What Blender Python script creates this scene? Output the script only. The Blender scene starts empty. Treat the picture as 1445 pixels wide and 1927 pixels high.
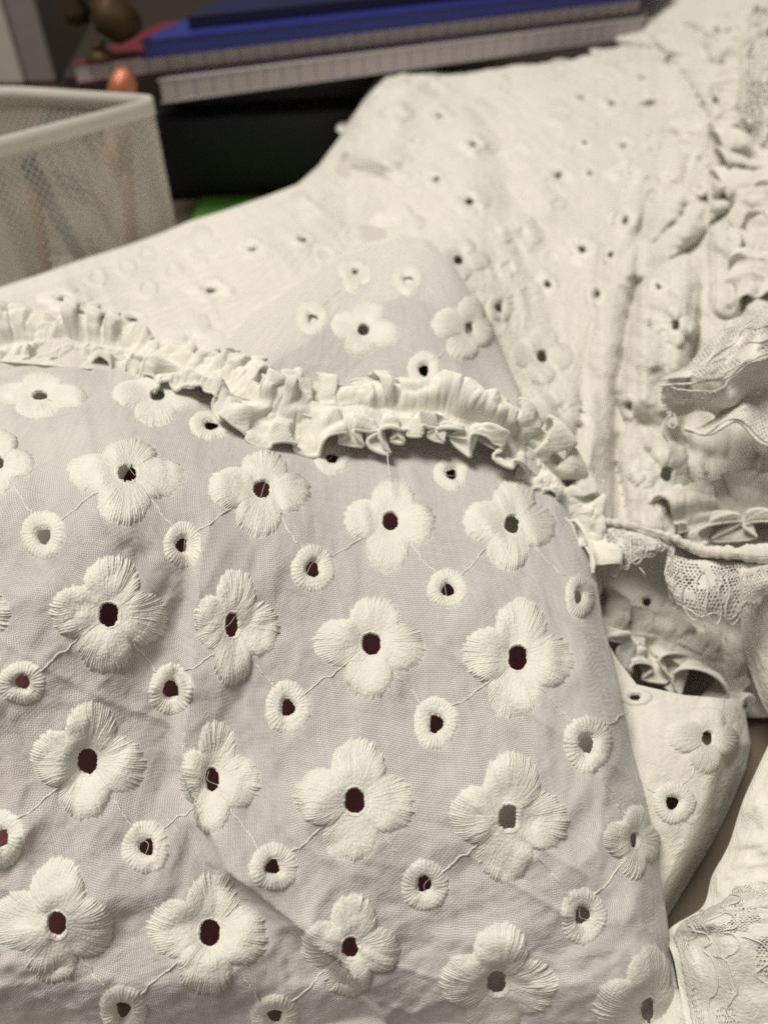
import bpy, math, random
import numpy as np
from mathutils import Matrix, Vector

C = bpy.context.scene.collection
rng = np.random.default_rng(7)

# ------------------------------------------------------------------ camera
# working unit in this script is the centimetre; meshes are written in metres
F, CX, CY = 1450.0, 722.5, 963.5
CAMZ, PITCH = 14.5, math.radians(44)
FW = np.array([0, math.cos(PITCH), -math.sin(PITCH)])
UP = np.array([0, math.sin(PITCH), math.cos(PITCH)])
RT = np.array([1.0, 0, 0])
CAM = np.array([0, 0, CAMZ])
cd = bpy.data.cameras.new('camera')
cam = bpy.data.objects.new('camera', cd)
C.objects.link(cam)
cam.location = Vector(CAM * .01)
cam.rotation_euler = (math.radians(90) - PITCH, 0, 0)
cd.sensor_fit = 'VERTICAL'
cd.sensor_height = 24
cd.lens = 24 * F / 1927
cd.clip_start, cd.clip_end = .005, 20
cd.dof.use_dof = True
cd.dof.focus_distance = .118
cd.dof.aperture_fstop = 10.5
sc = bpy.context.scene
sc.camera = cam

# ------------------------------------------------------------------ light (an indoor lamp over the desk)
w = bpy.data.worlds.new('World')
sc.world = w
w.use_nodes = True
bg = w.node_tree.nodes['Background']
bg.inputs[0].default_value = (1.0, .94, .87, 1)
bg.inputs[1].default_value = .23


def area(name, loc, target, size, power, col):
    d = bpy.data.lights.new(name, 'AREA')
    d.shape = 'DISK'
    d.size = size
    d.energy = power
    d.color = col
    o = bpy.data.objects.new(name, d)
    C.objects.link(o)
    o.location = loc
    o.rotation_euler = (Vector(target) - Vector(loc)).to_track_quat('-Z', 'Y').to_euler()


area('desk_lamp_light', (-.30, .12, .95), (0, .12, .05), .38, 10.3, (1.0, .945, .865))
sc.view_settings.view_transform = 'Standard'
sc.view_settings.look = 'None'
sc.view_settings.exposure = 0
sc.view_settings.gamma = 1
sc.render.engine = 'CYCLES'
sc.cycles.max_bounces = 8
sc.cycles.transparent_max_bounces = 12
sc.cycles.use_denoising = False
sc.cycles.use_adaptive_sampling = False


# ------------------------------------------------------------------ helpers
def P(px, py, z):
    px, py, z = np.broadcast_arrays(np.asarray(px, float), np.asarray(py, float), np.asarray(z, float))
    d = FW + ((px - CX) / F)[..., None] * RT + ((CY - py) / F)[..., None] * UP
    return CAM + z[..., None] * d


def ground_pt(px, py, height):
    d = FW + (px - CX) / F * RT + (CY - py) / F * UP
    t = (height - CAMZ) / d[2]
    return CAM + t * d


_tab = {}


def vnoise(x, y, seed):
    if seed not in _tab:
        _tab[seed] = np.random.default_rng(seed).uniform(-1, 1, (64, 64))
    T = _tab[seed]
    x = np.asarray(x, float) + 1000.37
    y = np.asarray(y, float) + 1000.71
    xi, yi = np.floor(x).astype(int), np.floor(y).astype(int)
    fx, fy = x - xi, y - yi
    fx = fx ** 3 * (fx * (fx * 6 - 15) + 10)
    fy = fy ** 3 * (fy * (fy * 6 - 15) + 10)
    a = T[xi % 64, yi % 64]
    b = T[(xi + 1) % 64, yi % 64]
    c = T[xi % 64, (yi + 1) % 64]
    d = T[(xi + 1) % 64, (yi + 1) % 64]
    return (a * (1 - fx) + b * fx) * (1 - fy) + (c * (1 - fx) + d * fx) * fy


def fbm(x, y, seed, octv=3, gain=.5):
    r, a = 0, 1
    for k in range(octv):
        r = r + a * vnoise(x * 2 ** k, y * 2 ** k, seed + k)
        a *= gain
    return r


def ridged(x, y, seed):
    n = vnoise(x, y, seed)
    return 1 - np.sqrt(n * n + .004) * 2.2


def tps(pts, reg=1e-4):
    pts = np.array(pts, float)
    X = pts[:, :2] / 500
    n = len(X)

    def ker(a, b):
        d2 = ((a[:, None, :] - b[None]) ** 2).sum(-1) + 1e-12
        return .5 * d2 * np.log(d2)
    A = np.zeros((n + 3, n + 3))
    A[:n, :n] = ker(X, X) + reg * np.eye(n)
    A[:n, n] = 1
    A[:n, n + 1:] = X
    A[n, :n] = 1
    A[n + 1:, :n] = X.T
    s = np.linalg.solve(A, np.r_[pts[:, 2], 0, 0, 0])

    def f(px, py):
        px, py = np.broadcast_arrays(np.asarray(px, float), np.asarray(py, float))
        q = np.stack([px.ravel(), py.ravel()], 1) / 500
        r = ker(q, X) @ s[:n] + s[n] + q @ s[n + 1:]
        return r.reshape(px.shape)
    return f


def poly_dist(px, py, line):
    """signed distance (positive to the right of the direction of travel as seen in the picture plane, y down) and 0..1 along"""
    line = np.array(line, float)
    best = np.full(np.shape(px), 1e9)
    sgn = np.ones(np.shape(px))
    al = np.zeros(np.shape(px))
    seg = np.hypot(*(line[1:] - line[:-1]).T)
    cum = np.r_[0, np.cumsum(seg)]
    for i in range(len(line) - 1):
        a, b = line[i], line[i + 1]
        d = b - a
        t = np.clip(((px - a[0]) * d[0] + (py - a[1]) * d[1]) / (d @ d), 0, 1)
        ex, ey = px - a[0] - t * d[0], py - a[1] - t * d[1]
        r = np.hypot(ex, ey)
        m = r < best
        best = np.where(m, r, best)
        sgn = np.where(m, np.sign(d[0] * ey - d[1] * ex), sgn)
        al = np.where(m, (cum[i] + t * seg[i]) / cum[-1], al)
    return best, -sgn, al


def valley(px, py, line, width, amp):
    d, s, a = poly_dist(px, py, line)
    return amp * np.exp(-(d / width) ** 2) * np.clip(np.minimum(a, 1 - a) * 6 + .15, 0, 1)


def mesh(name, V, faces, mat, parent=None, uv=None, smooth=True, kind=None, label=None):
    me = bpy.data.meshes.new(name)
    V = np.ascontiguousarray(V, dtype=np.float32) * .01
    if isinstance(faces, np.ndarray):
        k = faces.shape[1]
        nf = len(faces)
        me.vertices.add(len(V))
        me.vertices.foreach_set('co', V.ravel())
        me.loops.add(nf * k)
        me.loops.foreach_set('vertex_index', faces.astype(np.int32).ravel())
        me.polygons.add(nf)
        me.polygons.foreach_set('loop_start', np.arange(0, nf * k, k, dtype=np.int32))
        me.update(calc_edges=True)
        me.validate()
    else:
        me.from_pydata(V.tolist(), [], faces)
    if smooth:
        me.polygons.foreach_set('use_smooth', np.ones(len(me.polygons), bool))
    if uv is not None:
        L = me.uv_layers.new(name='UVMap')
        idx = np.empty(len(me.loops), np.int32)
        me.loops.foreach_get('vertex_index', idx)
        L.data.foreach_set('uv', np.ascontiguousarray(uv[idx], np.float32).ravel())
    if mat:
        me.materials.append(mat)
    o = bpy.data.objects.new(name, me)
    C.objects.link(o)
    if parent is not None:
        o.parent = parent
        if parent.type == 'EMPTY':
            o.matrix_parent_inverse = Matrix.Translation(-parent.location)
    if kind:
        o['kind'] = kind
    if label:
        o['label'] = label
    return o


def thing(name, label, cat, loc, group=None):
    o = bpy.data.objects.new(name, None)
    o.empty_display_size = .01
    C.objects.link(o)
    o.location = Vector(np.array(loc, float) * .01)
    o['label'] = label
    o['category'] = cat
    if group:
        o['group'] = group
    return o


def tag(o, label, cat, group=None):
    o['label'] = label
    o['category'] = cat
    if group:
        o['group'] = group
    return o


def grid_faces(nr, nc, keep=None, wrap=False):
    r, c = np.meshgrid(np.arange(nr - 1), np.arange(nc if wrap else nc - 1), indexing='ij')
    c2 = (c + 1) % nc
    f = np.stack([r * nc + c, (r + 1) * nc + c, (r + 1) * nc + c2, r * nc + c2], -1).reshape(-1, 4)
    if keep is not None:
        f = f[keep.ravel()]
    return f


def grid_uv(G):
    du = np.linalg.norm(np.diff(G, axis=1), axis=-1)
    dv = np.linalg.norm(np.diff(G, axis=0), axis=-1)
    u = np.concatenate([np.zeros((G.shape[0], 1)), np.cumsum(du, 1)], 1)
    v = np.concatenate([np.zeros((1, G.shape[1])), np.cumsum(dv, 0)], 0)
    # one common start: measure from the middle column so that the weave does not shear much
    u = u - u[:, u.shape[1] // 2:u.shape[1] // 2 + 1]
    return np.stack([u, v], -1).reshape(-1, 2)


def tube(path, rad, sides=6):
    path = np.array(path, float)
    n = len(path)
    T = np.gradient(path, axis=0)
    T /= np.linalg.norm(T, axis=1)[:, None] + 1e-12
    ref = np.array([.3, .2, 1.0])
    A = np.cross(T, ref)
    A /= np.linalg.norm(A, axis=1)[:, None] + 1e-12
    B = np.cross(T, A)
    rad = np.broadcast_to(np.asarray(rad, float), (n,))
    an = np.arange(sides) / sides * 2 * np.pi
    V = path[:, None] + rad[:, None, None] * (np.cos(an)[None, :, None] * A[:, None] + np.sin(an)[None, :, None] * B[:, None])
    return V.reshape(-1, 3), grid_faces(n, sides, wrap=True)


def lathe(profile, axis_p, axis_d, n=24, ref=(0, 0, 1)):
    axis_d = np.array(axis_d, float)
    axis_d /= np.linalg.norm(axis_d)
    a = np.cross(axis_d, [0.31, .9, .17])
    a /= np.linalg.norm(a)
    b = np.cross(axis_d, a)
    an = np.arange(n) / n * 2 * np.pi
    pr = np.array(profile, float)
    V = np.array(axis_p) + pr[:, 1][:, None, None] * axis_d + pr[:, 0][:, None, None] * (np.cos(an)[None, :, None] * a + np.sin(an)[None, :, None] * b)
    return V.reshape(-1, 3), grid_faces(len(pr), n, wrap=True)


def box(o, ex, ey, ez, bev=0.0):
    """o: corner, ex/ey/ez edge vectors; bevelled box"""
    o, ex, ey, ez = [np.array(v, float) for v in (o, ex, ey, ez)]
    lx, ly, lz = [np.linalg.norm(v) for v in (ex, ey, ez)]
    import bmesh
    bm = bmesh.new()
    vs = []
    for k in (0, 1):
        for j in (0, 1):
            for i in (0, 1):
                vs.append(bm.verts.new((i * lx, j * ly, k * lz)))
    for f in ((0, 2, 3, 1), (4, 5, 7, 6), (0, 1, 5, 4), (2, 6, 7, 3), (0, 4, 6, 2), (1, 3, 7, 5)):
        bm.faces.new([vs[i] for i in f])
    if bev:
        bmesh.ops.bevel(bm, geom=list(bm.edges), offset=bev, segments=2, affect='EDGES', profile=.5)
    bm.verts.ensure_lookup_table()
    L = np.array([v.co[:] for v in bm.verts])
    faces = [[v.index for v in f.verts] for f in bm.faces]
    bm.verts.index_update()
    faces = [[v.index for v in f.verts] for f in bm.faces]
    bm.free()
    return o + L[:, :1] * ex / lx + L[:, 1:2] * ey / ly + L[:, 2:] * ez / lz, faces


def join(parts):
    V, Fs, n = [], [], 0
    for v, f in parts:
        V.append(v)
        Fs += [[i + n for i in q] for q in (f.tolist() if isinstance(f, np.ndarray) else f)]
        n += len(v)
    return np.concatenate(V), Fs


def cr1(c, u):
    """Catmull-Rom through c (n, ...) at u in 0..1 (array of N) -> (N, ...)"""
    c = np.asarray(c, float)
    n = len(c)
    x = np.clip(u, 0, 1) * (n - 1)
    i = np.clip(np.floor(x).astype(int), 0, n - 2)
    t = x - i
    e0, e1 = 2 * c[0] - c[1], 2 * c[-1] - c[-2]
    q = np.concatenate([e0[None], c, e1[None]], 0)
    t = t.reshape(t.shape + (1,) * (c.ndim - 1))
    p0, p1, p2, p3 = q[i], q[i + 1], q[i + 2], q[i + 3]
    return .5 * (2 * p1 + (p2 - p0) * t + (2 * p0 - 5 * p1 + 4 * p2 - p3) * t ** 2 + (3 * p1 - p0 - 3 * p2 + p3) * t ** 3)


def net(ctrl):
    """ctrl[row][col] = (px, py, z); returns f(u across, v down) -> world point"""
    c = np.array(ctrl, float)

    def f(u, v):
        u, v = np.broadcast_arrays(np.asarray(u, float), np.asarray(v, float))
        sh = u.shape
        u, v = u.ravel(), v.ravel()
        r = cr1(c, v)                      # N, cols, 3
        n = c.shape[1]
        x = np.clip(u, 0, 1) * (n - 1)
        i = np.clip(np.floor(x).astype(int), 0, n - 2)
        t = (x - i)[:, None]
        q = np.concatenate([2 * r[:, :1] - r[:, 1:2], r, 2 * r[:, -1:] - r[:, -2:-1]], 1)
        k = np.arange(len(u))
        p0, p1, p2, p3 = q[k, i], q[k, i + 1], q[k, i + 2], q[k, i + 3]
        o = .5 * (2 * p1 + (p2 - p0) * t + (2 * p0 - 5 * p1 + 4 * p2 - p3) * t ** 2 + (3 * p1 - p0 - 3 * p2 + p3) * t ** 3)
        return P(o[:, 0], o[:, 1], o[:, 2]).reshape(sh + (3,))
    return f


# ------------------------------------------------------------------ materials
def nt(name):
    m = bpy.data.materials.new(name)
    m.use_nodes = True
    t = m.node_tree
    t.nodes.clear()
    out = t.nodes.new('ShaderNodeOutputMaterial')

    def N(kind, **kw):
        n = t.nodes.new('ShaderNode' + kind)
        for k, v in kw.items():
            if k in n.inputs.keys():
                n.inputs[k].default_value = v
            else:
                setattr(n, k, v)
        return n

    def L(a, b):
        t.links.new(a, b)

    def M(op, a, b=None):
        n = N('Math', operation=op)
        for i, x in enumerate((a, b)):
            if x is None:
                continue
            if isinstance(x, (int, float)):
                n.inputs[i].default_value = x
            else:
                L(x, n.inputs[i])
        return n.outputs[0]
    return m, N, L, M, out


def plain(name, col, rough=.6, metal=0, bump=0, scale=300, var=.15, spec=.3):
    m, N, L, M, out = nt(name)
    p = N('BsdfPrincipled', Roughness=rough, Metallic=metal)
    p.inputs['Specular IOR Level'].default_value = spec
    tc = N('TexCoord')
    n = N('TexNoise', Scale=scale, Detail=4)
    L(tc.outputs['Object'], n.inputs['Vector'])
    mx = N('Mix', data_type='RGBA', blend_type='MULTIPLY')
    mx.inputs[6].default_value = (*col, 1)
    rmp = N('MapRange')
    rmp.inputs['To Min'].default_value = 1 - var
    rmp.inputs['To Max'].default_value = 1 + var
    L(n.outputs['Fac'], rmp.inputs[0])
    L(rmp.outputs[0], mx.inputs[7])
    mx.inputs[0].default_value = 1
    L(mx.outputs[2], p.inputs['Base Color'])
    if bump:
        b = N('Bump', Strength=bump, Distance=.0005)
        L(n.outputs['Fac'], b.inputs['Height'])
        L(b.outputs[0], p.inputs['Normal'])
    L(p.outputs[0], out.inputs[0])
    return m


def cloth_mat(name, col, gap, pitch=.034, transl=.25, var=.10, bumps=.35, gapmin=.10, bdist=.0016):
    """plain-weave cotton: threads over UV in cm, with real see-through gaps between the threads"""
    m, N, L, M, out = nt(name)
    uv = N('UVMap')
    wn = N('TexNoise', Scale=1.6, Detail=3)
    L(uv.outputs[0], wn.inputs['Vector'])
    wv = N('VectorMath', operation='SCALE')
    L(wn.outputs['Color'], wv.inputs[0])
    wv.inputs['Scale'].default_value = .016
    ad = N('VectorMath', operation='ADD')
    L(uv.outputs[0], ad.inputs[0])
    L(wv.outputs[0], ad.inputs[1])
    sep = N('SeparateXYZ')
    L(ad.outputs[0], sep.inputs[0])
    # slubs: each thread varies in width along a long streak
    def streak(sx, sy):
        mp = N('Mapping')
        mp.inputs['Scale'].default_value = (sx, sy, 1)
        L(ad.outputs[0], mp.inputs['Vector'])
        n = N('TexNoise', Scale=1, Detail=1)
        L(mp.outputs[0], n.inputs['Vector'])
        return n.outputs['Fac']
    k = 2 * math.pi / pitch
    cu = M('COSINE', M('MULTIPLY', sep.outputs[0], k))
    cv = M('COSINE', M('MULTIPLY', sep.outputs[1], k))
    su = M('ADD', M('MULTIPLY', cu, .5), M('MULTIPLY_ADD', streak(26, 1.2), .5))
    sv = M('ADD', M('MULTIPLY', cv, .5), M('MULTIPLY_ADD', streak(1.2, 26), .5))
    g = M('MULTIPLY', M('MAXIMUM', su, 0), M('MAXIMUM', sv, 0))   # 0 on a thread, up to ~.9 in a gap
    gp = N('MapRange', interpolation_type='SMOOTHSTEP')
    L(g, gp.inputs[0])
    gp.inputs[1].default_value = .34
    gp.inputs[2].default_value = .62
    gp.inputs[3].default_value = gapmin
    gp.inputs[4].default_value = gap
    # thread relief (over/under) and creases
    hx = M('MULTIPLY', M('SINE', M('MULTIPLY', sep.outputs[0], k / 2)), M('SINE', M('MULTIPLY', sep.outputs[1], k / 2)))
    cn = N('TexNoise', Scale=2.4, Detail=6, Roughness=.62, Distortion=.6)
    L(uv.outputs[0], cn.inputs['Vector'])
    b0 = N('Bump', Strength=.25, Distance=.00009)
    L(hx, b0.inputs['Height'])
    b1 = N('Bump', Strength=bumps, Distance=bdist)
    L(cn.outputs['Fac'], b1.inputs['Height'])
    L(b0.outputs[0], b1.inputs['Normal'])
    cr = N('MapRange')
    L(streak(9, .8), cr.inputs[0])
    cr.inputs[3].default_value = 1 - var
    cr.inputs[4].default_value = 1 + var * .6
    mx = N('Mix', data_type='RGBA', blend_type='MULTIPLY')
    mx.inputs[0].default_value = 1
    mx.inputs[6].default_value = (*col, 1)
    L(cr.outputs[0], mx.inputs[7])
    d = N('BsdfDiffuse', Roughness=.6)
    tl = N('BsdfTranslucent')
    for q in (d, tl):
        L(mx.outputs[2], q.inputs['Color'])
        L(b1.outputs[0], q.inputs['Normal'])
    s1 = N('MixShader')
    s1.inputs[0].default_value = transl
    L(d.outputs[0], s1.inputs[1])
    L(tl.outputs[0], s1.inputs[2])
    tr = N('BsdfTransparent')
    s2 = N('MixShader')
    L(gp.outputs[0], s2.inputs[0])
    L(s1.outputs[0], s2.inputs[1])
    L(tr.outputs[0], s2.inputs[2])
    L(s2.outputs[0], out.inputs[0])
    return m


def thread_mat(name, col, transl=.12, rough=.5):
    m, N, L, M, out = nt(name)
    tc = N('TexCoord')
    n1 = N('TexNoise', Scale=2600, Detail=3)
    n2 = N('TexNoise', Scale=260, Detail=3)
    L(tc.outputs['Object'], n1.inputs['Vector'])
    L(tc.outputs['Object'], n2.inputs['Vector'])
    r = N('MapRange')
    L(n2.outputs['Fac'], r.inputs[0])
    r.inputs[3].default_value = .86
    r.inputs[4].default_value = 1.10
    mx = N('Mix', data_type='RGBA', blend_type='MULTIPLY')
    mx.inputs[0].default_value = 1
    mx.inputs[6].default_value = (*col, 1)
    L(r.outputs[0], mx.inputs[7])
    b = N('Bump', Strength=.7, Distance=.0003)
    L(n1.outputs['Fac'], b.inputs['Height'])
    p = N('BsdfPrincipled', Roughness=rough)
    p.inputs['Specular IOR Level'].default_value = .22
    p.inputs['Sheen Weight'].default_value = .15
    L(mx.outputs[2], p.inputs['Base Color'])
    L(b.outputs[0], p.inputs['Normal'])
    tl = N('BsdfTranslucent')
    L(mx.outputs[2], tl.inputs['Color'])
    s = N('MixShader')
    s.inputs[0].default_value = transl
    L(p.outputs[0], s.inputs[1])
    L(tl.outputs[0], s.inputs[2])
    L(s.outputs[0], out.inputs[0])
    return m


M_SHEER = cloth_mat('sheer_cotton', (.86, .835, .805), .44, gapmin=.0, var=.07)
M_BACK = cloth_mat('cotton', (.84, .81, .74), .08, transl=.10, gapmin=.0, bumps=.55, bdist=.0022)
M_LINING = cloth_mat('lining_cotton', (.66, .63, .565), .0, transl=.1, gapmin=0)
M_FRILL = cloth_mat('frill_cotton', (.90, .88, .80), .05, transl=.12, gapmin=0, bumps=.5)
M_THREAD = thread_mat('embroidery_thread', (.835, .815, .735))
M_THREAD_B = thread_mat('embroidery_thread_cream', (.825, .795, .725), .06)
M_LACE = thread_mat('lace_thread', (.89, .86, .80), transl=.2)

# ------------------------------------------------------------------ desk, wall
M_DESK = plain('desk_surface', (.13, .10, .072), .6, var=.3, scale=40)
M_WALL = plain('wall_paint', (.14, .115, .095), .9, var=.15, scale=12)
M_MAT = plain('mat_green', (.10, .30, .045), .6, bump=.3, scale=900)
v, f = box((-150, -60, -4), (300, 0, 0), (0, 135, 0), (0, 0, 3.75), .3)
mesh('desk', v, f, M_DESK, smooth=False, kind='structure')
v, f = box((-200, 78, -60), (400, 0, 0), (0, 8, 0), (0, 0, 200))
mesh('wall', v, f, M_WALL, smooth=False, kind='structure')
v, f = box((-8.6, 24, -.25), (14, 0, 0), (0, 12.4, 0), (0, 0, .25), .08)
tag(mesh('cutting_mat', v, f, M_MAT, smooth=False), 'green cutting mat on the desk between the mesh cup and white blouse', 'mat')

# ------------------------------------------------------------------ the blouse: depth of its panels
root = thing('blouse', 'crumpled white cotton blouse with embroidered eyelet flowers, frill and lace trim', 'blouse', (1, 14, .3))

RUFF = np.array([(-160, 668), (-60, 662), (0, 652), (60, 640), (130, 640), (200, 652), (270, 668), (340, 690), (420, 715), (490, 748),
                 (560, 764), (640, 768), (720, 772), (800, 777), (880, 790), (950, 818), (1010, 862), (1055, 912), (1085, 960), (1105, 1010), (1118, 1065)], float)


def ruff_y(x):
    return np.interp(x, RUFF[:, 0], RUFF[:, 1])


zA0 = tps([(-120, 700, 15.2), (0, 700, 15.0), (300, 715, 14.8), (600, 790, 14.9), (850, 820, 14.9), (1000, 880, 15), (1090, 980, 14.6),
           (0, 870, 12.2), (240, 890, 12.1), (493, 918, 12.9), (735, 978, 13.2), (965, 985, 13.4), (100, 1000, 11.5),
           (205, 1158, 11.2), (437, 1175, 11.5), (700, 1208, 11.9), (975, 1237, 11.9), (1100, 1120, 12.9),
           (165, 1432, 11.1), (397, 1465, 11.2), (668, 1508, 11.1), (957, 1540, 11.05), (1180, 1560, 11.5), (1150, 1350, 11.9),
           (108, 1740, 10.8), (397, 1755, 10.9), (660, 1785, 11), (935, 1850, 11.2), (1222, 1905, 11.5),
           (-100, 1400, 11), (-100, 1850, 10.9), (-100, 2050, 12), (400, 2050, 12.1), (900, 2050, 11.9), (1300, 2050, 12)], 2e-4)
CREASE = [(405, 940), (385, 1020), (372, 1090), (368, 1200), (352, 1330), (342, 1420), (385, 1540), (430, 1640), (520, 1710), (620, 1790), (690, 1850), (745, 1960)]
XR = np.array([(600, 1130), (980, 1098), (1040, 1110), (1100, 1122), (1160, 1131), (1300, 1165), (1400, 1184), (1500, 1212), (1570, 1228), (1650, 1240), (1720, 1252), (1800, 1262), (1927, 1285), (2060, 1310)], float)


def xr(y):
    return np.interp(y, XR[:, 0], XR[:, 1])


def zA(px, py):
    z = zA0(px, py)
    d, s, a = poly_dist(px, py, CREASE)
    fade = np.clip(a * 6, 0, 1) * np.clip((1 - a) * 8 + .4, 0, 1)
    z = z + fade * np.where(s < 0, .75 * np.exp(-d / 100) * (1 - np.exp(-d / 14)), -.22 * (np.exp(-(d / 70) ** 2)) + .22) - fade * .22
    X, Y = px * z / F, py * z / F
    z = z + .12 * fbm(X * .36 + .2, Y * .36, 11, 2)
    z = z + .11 * fbm(X * .8 + Y * .45, Y * .85 - X * .2, 21, 4, .52)
    z = z - .075 * ridged(X * .55 + Y * .45 + .3 * vnoise(X, Y, 3), Y * .5 - X * .3, 31)
    z = z - .045 * ridged(X * 1.1 - Y * .9, Y * 1.0 + X * .7, 35)
    z = z - .055 * np.clip(ridged(X * .5 + .25 * vnoise(X * .8, Y * .8, 5), Y * 1.3 - X * .9, 44), 0, 1) ** 2
    e = xr(py) - px
    z = z + 1.1 * np.clip(1 - e / 70, 0, 1.2) ** 2.2
    z = z + .65 * np.clip((py - 1850) / 110, 0, 2) ** 1.5  # bend added at the bottom to darken it, in place of a cast shadow
    return np.minimum(z, 14.5 / (.695 + .719 * (py - CY) / F) - .45)


zB0 = tps([(-120, 690, 15.6), (0, 640, 16.3), (300, 690, 15.4), (620, 720, 15.2), (800, 740, 15.0), (690, 620, 16.2), (588, 597, 16.4), (768, 525, 17.4),
           (885, 615, 16.6), (980, 780, 15.4), (1080, 940, 15.4), (400, 640, 16.4),
           (0, 545, 19), (150, 560, 18.6), (300, 560, 18.9), (450, 520, 19.6), (300, 440, 24.5), (450, 430, 22.5), (560, 345, 27), (640, 400, 23.5), (660, 250, 30), (700, 300, 27),
           (740, 125, 35), (820, 330, 25), (800, 230, 29), (760, 440, 20.3), (870, 470, 19.6), (850, 400, 22),
           (1020, 670, 18.6), (900, 270, 27), (1000, 250, 28.5), (1100, 150, 33), (1050, 400, 24), (1000, 480, 22), (1200, 30, 40), (1330, 30, 36), (1445, 0, 36), (1350, 200, 27), (1445, 250, 24),
           (1120, 560, 20.5), (1150, 800, 17.4), (1250, 890, 16.8), (1110, 900, 16.4), (1250, 600, 19), (1400, 500, 19.5), (1330, 350, 23), (1445, 900, 16.2), (1300, 1010, 15.9), (1445, 1050, 15.2), (1130, 1010, 15.6), (1530, 500, 19), (1530, 0, 36)], 3e-4)


PEAK = [(400, 650), (470, 592), (560, 535), (640, 484), (700, 455), (750, 441), (800, 446), (845, 480), (885, 545), (930, 620), (965, 700), (1005, 790), (1030, 860)]


# rolled folds of the gathered cloth: centre line and half width
FOLDS = [([(1118, 1010), (1118, 880), (1128, 740), (1148, 590), (1175, 440), (1205, 330), (1240, 230)], [34, 34, 33, 31, 28, 24, 14]),
         ([(1240, 985), (1226, 860), (1232, 720), (1250, 610), (1268, 520), (1275, 490)], [52, 62, 66, 64, 50, 20]),
         ([(1180, 520), (1235, 455), (1290, 405), (1350, 352), (1420, 308), (1500, 280)], [20, 40, 46, 42, 38, 36]),
         ([(1370, 300), (1385, 400), (1380, 480), (1368, 560)], [28, 50, 50, 34]),
         ([(1450, 330), (1462, 440), (1452, 540), (1425, 620)], [36, 48, 46, 30]),
         ([(1210, 40), (1290, 96), (1345, 160), (1372, 240)], [16, 32, 38, 22]),
         ([(930, 122), (1060, 84), (1140, 62), (1220, 76), (1300, 104)], [5, 11, 13, 12, 8]),
         ([(1010, 128), (1100, 92), (1180, 96), (1250, 124)], [6, 10, 10, 6]),
         ([(1228, 235), (1256, 300), (1254, 380), (1222, 440)], [16, 34, 36, 20]),
         ([(1345, 215), (1375, 280), (1340, 330), (1285, 365)], [18, 36, 38, 20]),
         ([(1290, 30), (1370, 60), (1440, 40), (1520, 30)], [12, 26, 30, 26]),
         ([(1400, 130), (1425, 200), (1410, 290)], [18, 32, 20]),
         ([(1280, 1050), (1345, 1022), (1440, 1030), (1540, 1034)], [16, 34, 38, 38]),
         ([(1395, 985), (1388, 900), (1402, 820)], [16, 30, 18]),
         ([(1468, 990), (1462, 900), (1475, 800)], [20, 30, 24])]


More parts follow.
